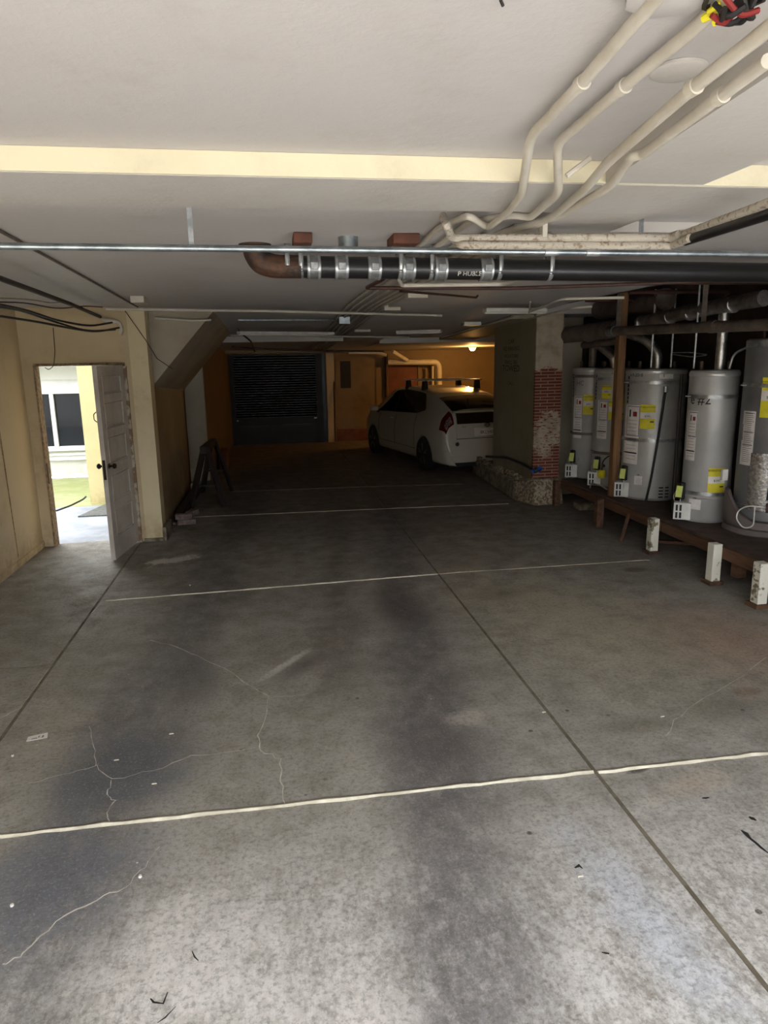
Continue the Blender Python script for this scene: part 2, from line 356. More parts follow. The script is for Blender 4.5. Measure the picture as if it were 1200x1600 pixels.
struct('trim_4', B(1.17, 1.56, 2.8, 3.22, 2.552, 2.6), m_beam, 'short piece of ceiling beam behind the cross beam', 'beam')
struct('trim_5', MB().prism([(3.22,2.555),(8,2.555),(17.7,zc(17.7)-.045),(17.7,zc(17.7)+.02),(8,2.62),(3.22,2.62)], 'x', 1.3, 2.05), m_beam, 'long flat ceiling beam right of the conduit bundle', 'beam')
struct('trim_6', MB().prism([(9.3,2.5),(13.4,2.345),(13.4,2.45),(9.3,2.58)], 'x', 3.2, 3.88), m_pill, 'beam running back from the brick pillar over the parked car', 'beam')
struct('trim_7', MB().prism([(13.45,2.30),(17.95,2.24),(17.95,2.25),(13.45,2.42)], 'x', 2.06, 7.0), m_beam, 'lowered ceiling over the car bay', 'ceiling')
struct('trim_8', MB().prism([(12.6,2.33),(12.85,2.33),(12.85,2.43),(12.6,2.44)], 'x', -1.1, 1.29), m_beam, 'cross beam before the roller door', 'beam')
struct('trim_9', B(-1.0, 1.29, 16.9, 17.7, 2.19, 2.3), m_side, 'low header box over the roller door', 'beam')

struct('wall_left', B(-2.75, -2.62, -2, 8.2, -.1, 2.62), m_wall, 'cream painted left wall running back to the open door', 'wall')
wd = MB().box(-2.75, -2.50, 8.2, 8.3, 0, 2.6).box(-2.5, -1.56, 8.2, 8.3, 2.0, 2.6).box(-1.56, -1.5, 8.2, 8.58, 0, 2.6)
struct('wall_door', wd, m_wall, 'cream wall around the open door to the courtyard', 'wall')
struct('wall_pier', MB().prism([(-1.5,8.2),(-1.31,8.2),(-1.33,8.58),(-1.5,8.58)], 'z', 0, 2.6), m_pier, 'pale cream pier right of the open door', 'wall')
struct('wall_stair', MB().box(-1.5, -1.36, 8.58, 11.7, 0, 2.6).box(-1.72, -1.62, 11.6, 12.5, 0, 2.6).box(-1.62, -1.36, 11.55, 11.7, 0, 2.5), m_side, 'grimy brown side wall below the stair soffit', 'wall')
struct('wall_far_left', MB().box(-1.72, -1.12, 12.4, 12.5, 0, 2.45).box(-1.72,-1.12,12.5,12.52,0,2.4), m_pillf, 'pale stub wall behind the sawhorse', 'wall')
struct('wall_rear_left', MB().prism([(-1.72,12.52),(-1.12,12.52),(-.98,17.8),(-1.72,17.8)], 'z', 0, 2.45), m_ochre, 'ochre wall leading to the roller door', 'wall')
st = MB().add([(-1.36,8.62,1.74),(-.60,8.62,2.59),(-1.36,8.62,2.59),(-1.36,11.65,1.58),(-.58,11.4,2.44),(-1.36,11.65,2.5)],
              [(0,1,2),(3,5,4),(0,3,4,1),(0,2,5,3),(1,4,5,2)])
struct('wall_stair_soffit', st, m_stair, 'sloping underside of a stair jutting from the left wall', 'stair soffit', smooth=False)
struct('wall_back', MB().box(-1.72, -.95, 17.8, 18.1, 0, 2.4).box(-.95, 1.28, 17.8, 18.1, 2.16, 2.4).box(1.28, 2.62, 17.8, 18.1, 0, 2.4).box(2.62, 7.2, 18.0, 18.1, 0, 2.4), m_back, 'brown back wall of the garage', 'wall')
struct('wall_car_bay', B(7.05, 7.2, 9.9, 18., 0, 2.6), m_ochre, 'side wall of the car bay', 'wall')
struct('wall_right', B(5., 5.1, -2, 9.75, -.1, 3.05), m_cavity, 'dark wall behind the water heaters', 'wall')
struct('wall_behind_heaters', B(3.9, 7.2, 9.75, 9.9, 0, 2.9), m_pillf, 'cream wall closing the heater bay', 'wall')
struct('wall_heater_block', B(4.42, 5.0, 9.6, 9.74, .3, 2.9), m_rail, 'black block on the wall behind the heaters', 'wall')  # solid black box against the wall, no opening is cut
struct('wall_pillar_side', B(3.52, 3.58, 9.24, 11.0, .28, 2.56), m_pill, 'grey green side of the brick pillar with stencilled notice', 'pillar')
struct('wall_pillar_front', B(3.52, 3.90, 9.2, 9.24, .36, 2.56), m_brickp, 'narrow pillar front with paint flaked off the red brick', 'pillar')
struct('wall_pillar_core', B(3.58, 3.90, 9.24, 11.0, .28, 2.54), m_pillf, 'inner side of the pillar', 'pillar')
# rough kerb at the pillar's foot
cb = MB().prism([(3.36,9.55),(3.52,9.38),(3.52,11.9),(3.46,11.95)], 'z', 0, .26)
struct('trim_10', cb, m_concrete, 'rough concrete kerb along the pillar foot', 'kerb', bevel=.02)
ft = MB()
ft.add([(3.36,9.5,0),(3.5,9.05,0),(3.92,9.05,0),(3.92,9.6,0),(3.36,9.6,0),(3.38,9.5,.27),(3.52,9.1,.36),(3.9,9.1,.36),(3.9,9.6,.36),(3.38,9.6,.27)],
       [(4,3,2,1,0),(0,1,6,5),(1,2,7,6),(2,3,8,7),(3,4,9,8),(4,0,5,9),(5,6,7,8,9)])
struct('trim_11', ft, m_rubble, 'crumbling aggregate footing under the brick pillar', 'footing', bevel=.015)
struct('baseboard_left', B(-2.62, -2.605, 2, 8.19, 0, .07), m_wall, 'chipped strip along the foot of the left wall', 'baseboard')
struct('baseboard_pier', MB().box(-1.52, -1.29, 8.17, 8.2, 0, .035).box(-1.31,-1.27, 8.17, 8.6, 0, .16), m_concrete, 'concrete foot of the cream pier', 'baseboard')
# left wall seams
struct('trim_12', MB().tube([(-2.62,7.4,.1),(-2.615,7.35,1.0),(-2.615,7.3,2.07)], .006, 6).tube([(-2.615,5.,2.05),(-2.615,7.3,2.07)], .006, 6), m_jamb, 'seam in the left wall plaster', 'seam')

struct('wall_shade_upper', B(-2.76, 7.2, -2, 8.3, 3.12, 12), m_shadewall, 'unseen upper storeys added over the garage to shade the courtyard', 'wall')  # mass out of view, added to keep sun off the courtyard
struct('wall_shade_upper', B(-1.6, 7.2, 8.3, 18.1, 3.12, 12), m_shadewall, 'unseen upper storeys added over the car bay to shade the courtyard', 'wall')  # rear part of the same added shading mass
struct('wall_shade_left', B(-9.2, -9.0, 2, 13.8, -.1, 12), m_cwhite, 'unseen neighbouring wall added to block sky over the courtyard', 'wall')  # added out of view and raised to dim the courtyard
struct('wall_shade_yard', B(-9.2, -2.76, 1.8, 2.0, -.1, 12), m_cwhite, 'unseen side yard wall added to block sky over the courtyard', 'wall')  # tall unseen wall, added to leave the courtyard less sky
struct('wall_shade_opposite', B(-14, 16, -9.3, -9, 0, 3.3), m_shadewall, 'unseen wall added behind the viewer to block the low sky', 'wall')  # added behind the camera so daylight falls off with depth
# floor joints and cracks (children of the floor)
jm = MB()
for x in (1.483, -1.56): jm.box(x-.009, x+.009, -.5, 17.5, .0005, .0025)
jm.build('joint_groove', m_groove, floor)
def cord(pts, r, name='joint_filler', m=m_joint):
    out = []
    for a, b in zip(pts, pts[1:]):
        n = max(2, int((Vector(b)-Vector(a)).length/.08))
        for i in range(n): out.append(Vector(a).lerp(Vector(b), i/n)+Vector((random.uniform(-.003,.003), random.uniform(-.004,.004), 0)))
    out.append(Vector(pts[-1]))
    rr = [r*random.uniform(.75, 1.25) for _ in out]
    return MB().tube(out, rr, 6).build(name, m, floor)
cord([(-2.4,2.93,.002),(-.5,2.925,.002),(1.47,2.915,.002)], .0105); cord([(1.49,2.905,.002),(2.4,2.91,.002),(4.2,2.9,.002)], .0105)
cord([(-1.5,6.1,.001),(1.48,6.25,.001)], .0075); cord([(1.49,6.26,.001),(3.65,6.27,.001)], .005, m=m_groove2)
cord([(-1.1,9.4,.001),(1.4,9.33,.001),(3.2,9.25,.001)], .007, m=m_groove2)
cord([(-.85,11.2,.001),(1.4,11.1,.001),(3.0,10.95,.001)], .007, m=m_groove)
cord([PZ(0,1046,.001), PZ(85,1040,.001)], .006, m=m_groove)
def crack(pix, r=.0025):
    pts = []
    for a, b in zip(pix, pix[1:]):
        for i in range(4):
            t_ = i/4; q = PZ(a[0]+(b[0]-a[0])*t_, a[1]+(b[1]-a[1])*t_, .0008)
            pts.append(Vector(q)+Vector((random.uniform(-.008,.008), random.uniform(-.012,.012), 0)))
    pts.append(Vector(PZ(*pix[-1], .0008)))
    vs = []
    for i, p in enumerate(pts):
        d = (pts[min(i+1,len(pts)-1)]-pts[max(i-1,0)]).normalized(); n_ = Vector((-d.y, d.x, 0))*r*random.uniform(.4, 1.5)
        vs.append([p-n_, p+n_])
    MB().grid(vs).build('crack', m_crack, floor, smooth=False)
crack([(232,1000),(260,1006),(310,1024),(360,1050),(390,1073),(420,1088)])
crack([(420,1088),(415,1120),(402,1150),(408,1172),(438,1186),(440,1220),(446,1258)])
crack([(420,1090),(455,1088),(487,1082)], .0015)
crack([(45,1224),(95,1212),(150,1196),(176,1218),(240,1204),(300,1182),(400,1168)], .002)
crack([(140,1135),(148,1165),(150,1196)], .0015); crack([(176,1218),(168,1240),(178,1252),(166,1268),(170,1288)], .002)
crack([(0,1510),(40,1487),(90,1440),(150,1407),(195,1387)], .003); crack([(195,1387),(225,1355),(250,1322)], .001)
crack([(0,1122),(40,1100),(62,1065),(90,1030)], .004); crack([(90,1030),(120,985),(160,940)], .003)
crack([(1200,1028),(1120,1080),(1062,1118),(1040,1150)], .0015)

# ------------------------------------------------------------------ courtyard beyond the open door
struct('floor', B(-9, -1.5, 8.3, 10.7, -.2, -.03), m_court, 'wet concrete slab outside the open door', 'slab')
struct('floor', B(-9, -1.6, 10.7, 13.6, -.2, -.028), m_moss, 'mossy yellow green slab before the courtyard wall', 'slab')
struct('floor', B(-9, -2.75, 2, 8.3, -.2, -.05), m_court, 'side yard slab outside the left wall', 'slab')
cw = MB().box(-9, -4.62, 13.6, 13.8, 0, 8).box(-3.08, -1.6, 13.6, 13.8, 0, 8).box(-4.62, -3.08, 13.6, 13.8, 1.55, 8).box(-4.62, -3.08, 13.6, 13.8, 0, .52)
struct('wall_courtyard', cw, m_cwhite, 'white building wall across the courtyard', 'wall')
sdg = MB()
for k in range(3): sdg.prism([(13.6,.30+k*.085),(13.56,.30+k*.085),(13.59,.385+k*.085),(13.6,.385+k*.085)], 'x', -8, -1.8)
for k in range(5): sdg.prism([(13.6,1.75+k*.2),(13.57,1.75+k*.2),(13.59,1.95+k*.2),(13.6,1.95+k*.2)], 'x', -8, -1.8)
struct('trim_13', sdg, m_cwhite, 'white lap siding on the courtyard wall', 'siding')
struct('trim_14', B(-8, -1.8, 13.3, 13.59, 1.98, 2.06), m_cwhite, 'white ledge above the courtyard window', 'ledge')
wr = empty('window_1', (-3.85, 13.58, .52), 'white sliding window with two dark panes across the courtyard', 'window', kind='structure')
fr = MB().box(-4.66,-3.04,13.53,13.6,1.5,1.57).box(-4.66,-3.04,13.53,13.6,.47,.54).box(-4.66,-4.6,13.53,13.6,.5,1.55).box(-3.12,-3.04,13.53,13.6,.5,1.55)
fr.build('window_frame', m_cwhite, wr, bevel=.005)
B(-3.93,-3.86,13.54,13.6,.54,1.5).build('sash_bar', m_cwhite, wr)
B(-4.6,-3.92,13.6,13.62,.54,1.5).build('pane', m_glass, wr); B(-3.87,-3.12,13.6,13.62,.54,1.5).build('pane', m_glass, wr)
struct('wall_courtyard_post', B(-2.72, -2.5, 10.8, 11.0, -.03, 3.2), m_ccream, 'cream post standing in the courtyard', 'post')
tag(MB().prism([(-2.68,9.9),(-1.95,9.9),(-1.95,10.7),(-2.5,10.7)], 'z', -.028, -.012).build('door_mat', m_mat), 'grey door mat lying outside the open door beside the cream post', 'mat')
hs = MB().tube([PZ(88,798,-.02), PZ(110,790,-.02), PZ(130,780,-.02), PZ(134,776,-.02)], .012, 8, fillet=.1)
tag(hs.build('garden_hose', m_black), 'thin black hose lying on the courtyard slab', 'hose')

# ------------------------------------------------------------------ open panelled door
hx, hy = -1.60, 8.17
ang = math.atan2(7.40-hy, -1.69-hx)
dr = empty('door_1', (hx, hy, .02), 'white five panelled wooden door standing open on the left', 'door', kind='structure', rz=ang)
W_, T_, Z_ = .80, .045, 1.97
core = MB().box(0, W_, -.010, .010, .05, Z_-.05); core.build('recessed_panel', m_doorw, dr, local=True)
fm = MB().box(0, .11, -T_/2, T_/2, 0, Z_).box(W_-.11, W_, -T_/2, T_/2, 0, Z_)
rails = [(0,.22),(.50,.59),(.86,.98),(1.25,1.34),(1.60,1.69),(1.87,1.97)]
for a, b in rails: fm.box(.11, W_-.11, -T_/2, T_/2, a, b)
fm.build('door_frame', m_doorw, dr, local=True, bevel=.003)
ml = MB()
for (a, b), (c, d) in zip(rails, rails[1:]):
    for s in (-1, 1):
        yy = s*.017
        ml.tube([(.12,yy,b+.01),(W_-.12,yy,b+.01),(W_-.12,yy,c-.01),(.12,yy,c-.01),(.12,yy,b+.01)], .009, 5)
ml.build('panel_moulding', m_doorw, dr, local=True)
MB().box(W_, W_+.003, -T_/2, T_/2, 0, Z_).build('door_edge', m_doorw, dr, local=True)
lk = MB().box(W_+.003, W_+.006, -.013, .013, .84, 1.04).build('lock_plate', m_brass, dr, local=True)
for s in (-1, 1):
    kn = MB().lathe([(.028,0),(.028,.006),(.011,.01),(.011,.035),(.026,.045),(.029,.06),(.018,.073),(.004,.076)], (W_-.07, 0, .97), 18, 'y')
    kn.v = [(x, s*(y+T_/2), z) for x, y, z in kn.v]
    kn.build('door_knob', m_brass, dr, local=True)
MB().tube([(W_-.02,-.03,1.42),(W_-.02,-.06,1.44),(W_-.02,-.06,1.50),(W_-.02,-.03,1.52)], .005, 8, fillet=.02).build('pull_handle', m_black, dr, local=True)
for zz in (.25, 1.0, 1.7): MB().tube([(0,-.03,zz),(0,-.03,zz+.1)], .007, 8).build('hinge', m_rust, dr, local=True)
jb = MB().box(-2.5,-2.48,8.17,8.31,0,2.0).box(-1.6,-1.56,8.19,8.31,0,2.0).box(-2.5,-1.56,8.19,8.31,1.99,2.02)
struct('trim_15', jb, m_jamb, 'chipped brown door jamb with strike plate', 'door jamb')
struct('trim_16', B(-2.48,-2.472,8.17,8.2,.72,.95), m_brass, 'dark strike plate on the left door jamb', 'strike plate')
struct('trim_17', MB().box(-1.575,-1.545,8.165,8.2,0,1.98), m_doore, 'paint worn hinge side jamb strip', 'door jamb')

# ------------------------------------------------------------------ roller door and back wall
rd = empty('door_2', (.16, 17.75, 0), 'dark steel roller shutter closing the back of the garage', 'roller door', kind='structure')
sl = []
z = .62
while z < 2.14:
    sl += [(17.74, z), (17.70, z+.012), (17.695, z+.03), (17.70, z+.048)]; z += .06
pts = [(y, z) for y, z in sl]
g = [[(x, y, z) for y, z in pts] for x in (-.88, 1.12)]
MB().grid(g).box(-.97,1.36,17.765,17.795,0,2.17).build('shutter_curtain', m_roll, rd)
MB().box(-.88, 1.12, 17.68, 17.76, 0, .64).build('lower_panel', m_rail, rd)
MB().box(-.97, -.86, 17.66, 17.79, 0, 2.16).build('guide_rail', m_rail, rd)
MB().box(1.10, 1.26, 17.66, 17.79, 0, 2.16).build('guide_rail', m_rail, rd)
B(-.8, -.1, 17.665, 17.68, .42, .46).build('rubber_bumper', m_roll, rd); B(.25, .95, 17.665, 17.68, .44, .48).build('rubber_bumper', m_roll, rd)
B(1.03, 1.1, 17.64, 17.67, .60, .63).build('lock_handle', m_zinc, rd); B(-.86, -.82, 17.64, 17.67, .58, .61).build('lock_handle', m_zinc, rd)
struct('trim_18', B(1.36, 1.56, 17.6, 17.8, .0, 2.2), m_wall, 'narrow cream post right of the roller door', 'post')
w2 = empty('window_2', (1.85, 17.78, 1.35), 'small dark window in the back wall', 'window', kind='structure')
B(1.72, 1.98, 17.76, 17.8, 1.32, 1.98).build('pane', m_ink, w2)
MB().box(1.60,1.72,17.75,17.8,1.30,2.0).box(1.72,1.99,17.75,17.8,1.98,2.01).build('window_frame', m_back, w2)
struct('trim_19', B(1.6, 2.6, 17.77, 17.8, .0, .3), m_redwood, 'brown painted band along the back wall', 'baseboard')
d3 = empty('door_3', (3.3, 17.95, 0), 'red brown door in the back wall behind the car', 'door', kind='structure')
B(2.95, 3.72, 17.93, 17.99, 0, 2.0).build('door_panel', m_dooro, d3)
MB().box(2.88,2.95,17.9,18,0,2.07).box(3.72,3.79,17.9,18,0,2.07).box(2.95,3.72,17.9,18,2.0,2.07).build('door_frame', m_back, d3)
MB().lathe([(.02,0),(.02,.03),(.03,.05),(.01,.07)], (3.05,17.86,1.0), 12, 'y').build('door_knob', m_brass, d3)

# ------------------------------------------------------------------ warm lamp over the car bay
lx, ly, lz = 4.6, 16., 2.27
lp = empty('ceiling_lamp', (lx, ly, lz-.1), 'small bare ceiling lamp glowing orange above the car', 'lamp')
MB().lathe([(.09,.09),(.09,.06),(.05,.04)], (lx,ly,lz-.1), 20).build('lamp_base', m_white, lp)
MB().lathe([(.06,.055),(.065,.03),(.045,.0),(.01,-.01)], (lx,ly,lz-.1), 20).build('bulb', m_bulb, lp)
ld = bpy.data.lights.new('lamp_light', 'POINT'); ld.energy = 32; ld.color = (1, .50, .13); ld.shadow_soft_size = .07
lo_ = bpy.data.objects.new('lamp_light', ld); col.objects.link(lo_); lo_.location = (0, 0, -.08); lo_.parent = lp

# ------------------------------------------------------------------ conduits painted on the ceiling
def pipe_thing(name, label, cat, pts, r, m, fillet=.05, group=None, straps=(), sm=None):
    pts = [Vector(p) for p in pts]
    o = MB().tube(pts, r, 12, fillet=fillet).build(name, m); tag(o, label, cat, group)
    for p, axis in straps:
        MB().tube([Vector(p)-Vector(axis)*.012, Vector(p)+Vector(axis)*.012], r*1.28, 12).build('coupling', sm or m, o)
    return o
zt = 2.597; zu = 2.53
G = 'painted conduits running back along the ceiling'
def farpts(x, z0=2.575):
    return [(x, 8, 2.58), (x+.03, 13, zc(13)-.02), (x+.05, 17.6, zc(17.6)-.02)]
pipe_thing('painted_conduit', 'leftmost painted conduit, bending over the cross beam with a kink behind it', 'conduit',
  [PZ(1040,-20,zt), PZ(979,49,zt), PZ(909,130,zt), PZ(829,213,zt), PZ(815,305,2.522), PZ(793,332,2.53), PZ(762,357,2.53), PZ(733,336,2.56), (.79,3.3,2.58), (.86,5.6,2.58)]+farpts(.88), .0138, m_pipe, .06, G, [(PZ(909,130,zt),(-.03,.99,0))])
pipe_thing('painted_conduit', 'second painted conduit from the left, straight behind the cross beam', 'conduit',
  [PZ(1150,-20,zt), PZ(1088,42,zt), PZ(974,136,zt), PZ(871,224,zt), PZ(873,301,2.522), PZ(829,340,2.53), PZ(803,336,2.55), (.89,3.15,2.58), (.94,5.6,2.58)]+farpts(.96), .0138, m_pipe, .05, G, [(PZ(974,136,zt),(-.03,.99,0))])
pipe_thing('painted_conduit', 'third painted conduit from the left, hugging the long beam', 'conduit',
  [PZ(1230,20,zu), PZ(1186,56,zu), PZ(1084,136,zu), PZ(951,252,zu), PZ(913,297,2.522), PZ(867,336,2.52), PZ(818,362,2.54), (.99,3.7,2.58), (1.04,5.7,2.58)]+farpts(1.05), .0138, m_pipe, .06, G, [(PZ(1084,136,zu),(-.03,.99,0))])
pipe_thing('painted_conduit', 'fourth painted conduit, nearest the side of the long beam', 'conduit',
  [PZ(1200,95,zu), PZ(1126,150,zu), PZ(1004,241,zu), PZ(986,245,zu), PZ(955,290,2.515), PZ(878,336,2.515), (1.08,3.3,2.56), (1.07,3.8,2.58), (1.12,5.7,2.58)]+farpts(1.13), .0138, m_pipe, .05, G, [(PZ(1126,150,zu),(-.03,.99,0))])
pipe_thing('painted_conduit', 'fifth conduit beginning behind the cross beam', 'conduit', [(1.15,3.3,2.585),(1.19,5.7,2.58)]+farpts(1.2), .015, m_pipe, .05, G)
pipe_thing('painted_conduit', 'sixth and rightmost conduit of the ceiling bundle', 'conduit', [(1.22,3.3,2.585),(1.26,5.7,2.58)]+farpts(1.27), .013, m_pipe, .05, G)
tag(MB().tube([PZ(885,275,2.53),PZ(922,247,2.58)], .008, 8).build('painted_conduit_stub', m_pipe), 'short painted stub poking out at the cross beam', 'conduit')
# octagonal cover, round box cover, open junction with wires
tag(MB().lathe([(.062,0),(.062,-.006),(.055,-.010),(.01,-.012)], (*PZ(1060,107,2.62)[:2], 2.619), 28).build('round_cover_plate', m_beam), 'round painted cover plate on the ceiling between conduits', 'cover plate')
c0 = PZ(1040,2,2.605)
tag(MB().lathe([(.085,.014),(.085,-.004),(.078,-.008),(.01,-.008)], (c0[0]+.0, c0[1]-.03, 2.605), 8).build('octagonal_cover_plate', m_ceil), 'octagonal painted cover plate at the top edge of the ceiling', 'cover plate')
c1 = Vector(PZ(1150,0,2.59))
jb_ = empty('open_junction_box', c1, 'open ceiling junction box spilling dark wires and yellow wire nuts', 'junction box')
MB().lathe([(.055,.03),(.055,.0),(.048,.0),(.046,.026)], c1, 8).build('box', m_wire, jb_)
for k in range(7):
    a = k*.9; p = c1+Vector((math.cos(a)*.035, math.sin(a)*.03, -.002)); q = c1+Vector((math.cos(a+2)*.04, math.sin(a+2)*.03, -.022))
    MB().tube([p, (p+q)/2+Vector((0,0,-.02)), q], .005, 6, fillet=.02).build('wire', [m_ink, m_red, m_wire][k%3], jb_)
for k, (px, py) in enumerate(((1128,8),(1118,18),(1135,24))):
    p = Vector(PZ(px, py, 2.585)); MB().tube([p, p+Vector((-.014,.018,-.006))], [.010,.006], 8).build('wire_nut', m_yellow, jb_)
tag(MB().tube([PZ(782,0,2.615), PZ(786,9,2.61)], .003, 6).build('ceiling_hook', m_wire), 'tiny dark hook in the ceiling at the top edge', 'hook')

# ------------------------------------------------------------------ galvanised conduit across
zq = 2.44
def cross(px0, px1, f, z): return [PZ(px, f(px), z) for px in (px0, px1)]
a = Vector(PZ(-60,384,zq)); b = Vector(PZ(1260,398,zq)); 
gc = tag(MB().tube([a, b], .0135, 12).build('steel_conduit', m_galv), 'thin galvanised steel conduit crossing under the whole ceiling', 'conduit')
for px in (811, 882): 
    p = a.lerp(b, (px+60)/1320*.985); MB().tube([p-Vector((.03,0,0)), p+Vector((.03,0,0))], .018, 12).build('coupling', m_zinc, gc)
for px in (300, 1000):
    p = Vector(PZ(px,391,zq)); MB().beam(p+Vector((0,0,.0)), (p.x,p.y,2.6), .02, .003).build('hanger_strap', m_zinc, gc)

# ------------------------------------------------------------------ black drain pipe with clamps
ya = 3.95
dp = empty('drain_pipe', (.1, ya, 2.4), 'thick black plastic drain pipe with steel clamps hanging across the ceiling', 'drain pipe')
zf = lambda x: 2.490-.010*x
MB().tube([(.16,ya,zf(.16)),(4.98,ya,zf(5.0))], .057, 24).build('pipe', m_abs, dp)
MB().tube([(-.045,ya,2.598),(-.045,ya,2.56),(-.02,ya,2.51),(.05,ya,2.49),(.19,ya,zf(.16))], [.064,.063,.062,.061,.059], 24, fillet=.06).build('elbow', m_iron, dp)
MB().lathe([(.085,0),(.08,-.008),(.065,-.010)], (-.045,ya,2.6), 24).build('ceiling_collar', m_iron, dp)
def atpx(px): return PY(px, 418, ya)[0]
for px in (490, 533, 584, 637, 687, 758):
    x = atpx(px)
    o = MB().tube([(x-.036,ya,zf(x)),(x+.036,ya,zf(x))], .061, 24).build('clamp', m_strap, dp)
    MB().tube([(x-.032,ya,zf(x)),(x-.022,ya,zf(x))], .064, 24).tube([(x+.022,ya,zf(x)),(x+.032,ya,zf(x))], .064, 24).build('clamp_band', m_zinc, o)
    B(x-.021,x+.021,ya-.078,ya-.056,zf(x)-.018,zf(x)+.018).build('clamp_screw', m_zinc, o, bevel=.004)
for px in (449, 470, 624, 672, 778, 857):
    x = atpx(px); wv = .009
    wv = .012; pts = [(x, ya-.058, 2.597), (x, ya-.060, zf(x)), (x, ya-.042, zf(x)-.044), (x, ya, zf(x)-.060), (x, ya+.042, zf(x)-.044), (x, ya+.060, zf(x)), (x, ya+.058, 2.597)]
    pts = fil([Vector(p) for p in pts], .02)
    MB().grid([[p+Vector((-wv,0,0)), p+Vector((wv,0,0))] for p in pts]).build('hanger_strap', m_zinc, dp, solid=.002)
for px, s in ((735, 'P  HUBLESS'),):
    x = atpx(px)
    def fn(c, x=x):
        a_ = -.75+c.y/.057; return (x+c.x, ya-(.0573+c.z)*math.cos(a_), zf(x)+(.0573+c.z)*math.sin(a_))
    MB().text('P HUBLESS', .036, fn, .0004).build('pipe_lettering', m_white, dp, smooth=False)
for px, w2_ in ((472, 16), (631, 18)):
    p = PZ(px, 381, 2.56)
    tag(B(p[0]-.045-.02*(px>500), p[0]+.045+.02*(px>500), 3.56, 3.76, 2.55, 2.598).build('wooden_block', m_redwood, bevel=.004), 'red brown wood block fixed to the ceiling, '+('left' if px < 500 else 'right')+' of the two above the drain pipe', 'wood block', 'wood blocks above the drain pipe')
p = PZ(545,386,2.55)
tag(MB().lathe([(.05,.05),(.05,.0),(.03,-.01)], (p[0], p[1]+.02, 2.55), 18).build('steel_box', m_galv), 'shiny steel junction fitting above the drain pipe', 'junction box')

# ------------------------------------------------------------------ crackled wrapped pipes at right
ip = pipe_thing('wrapped_pipe', 'upper of two crackled cream wrapped pipes turning right under the ceiling', 'pipe',
    [PZ(692,338,2.56), PZ(699,354,2.50), PZ(705,372,2.48), PZ(1055,371,2.48), PZ(1215,312,2.48)], .0165, m_insul, .035, 'wrapped pipes')
for px in (848,): MB().beam(PZ(px,372,2.48), (PZ(px,372,2.48)[0], PZ(px,372,2.48)[1], 2.56), .02, .05).build('bracket', m_pipe, ip)
ip2 = pipe_thing('wrapped_pipe', 'lower cream wrapped pipe turning black towards the right edge', 'pipe',
    [PZ(709,372,2.54), PZ(712,378,2.48), PZ(722,383,2.45), PZ(1050,384,2.45), PZ(1078,372,2.45)], .0165, m_insul, .03, 'wrapped pipes')
MB().tube([PZ(1072,376,2.45), PZ(1215,330,2.45)], .02, 14).build('black_section', m_abs, ip2)
MB().tube([PZ(1050,371,2.48), PZ(1062,367,2.48)], .021, 14).build('elbow', m_insul, ip)

# brown and cream pipes behind the drain
pipe_thing('rusty_pipe', 'thin rust brown pipe running right behind the drain pipe', 'pipe', [(.79,4.35,2.54), PZ(597,437,2.47), PZ(572,450,2.45), PZ(800,450.5,2.45), PZ(1210,436,2.45)], .012, m_rust, .03)
pipe_thing('cream_pipe', 'short cream pipe with elbow just behind the drain pipe', 'pipe', [(.80,4.35,2.56), PZ(623,436,2.47), PZ(628,446,2.46), PZ(780,444,2.46), PZ(800,441,2.5), PZ(804,436,2.58)], .013, m_pipe, .03)
pipe_thing('brown_gas_pipe', 'thin brown pipe slanting right from the cream elbow', 'pipe', [PZ(625,455,2.5), PZ(700,461,2.5), PZ(744,465,2.5), PZ(748,460,2.59)], .009, m_rust, .02)
pipe_thing('cross_conduit', 'long pale conduit from the pier across to the ceiling bundle', 'conduit', [PZ(165,483,2.53), PZ(420,486,2.53), PZ(690,493,2.5)], .014, m_pipe, .02)
q0, q1 = PZ(372,500,2.5), PZ(515,500,2.5)
cc = pipe_thing('silver_conduit', 'bright silver conduit leading to a small steel box on the far ceiling', 'conduit', [q0, q1, PZ(533,503,2.49)], .012, m_galv, .03)
q2 = Vector(PZ(538,500,2.5))
tag(B(q2.x-.07, q2.x+.07, q2.y-.04, q2.y+.05, 2.45, 2.54).build('steel_junction_box', m_galv, bevel=.004), 'small steel junction box at the end of the silver conduit', 'junction box')
pipe_thing('cross_conduit', 'farther pale conduit crossing before the roller door', 'conduit', [PY(360,524,12.0), PY(560,526,12.2), PY(640,527,12.3)], .014, m_pipe, .02)
pipe_thing('cross_pipe', 'thin pipe crossing low just above the roller door', 'pipe', [PY(362,541,12.9), PY(420,546,12.9), PY(500,548,12.9), PY(600,549,12.9)], .016, m_rust, .1)
pipe_thing('hanging_cable', 'dark twisted cable drooping from the silver conduit towards the roller door', 'cable', [PZ(366,502,2.54), PZ(376,520,2.46), PY(392,533,11.5), PY(398,549,13.)], .013, m_wire, .1)
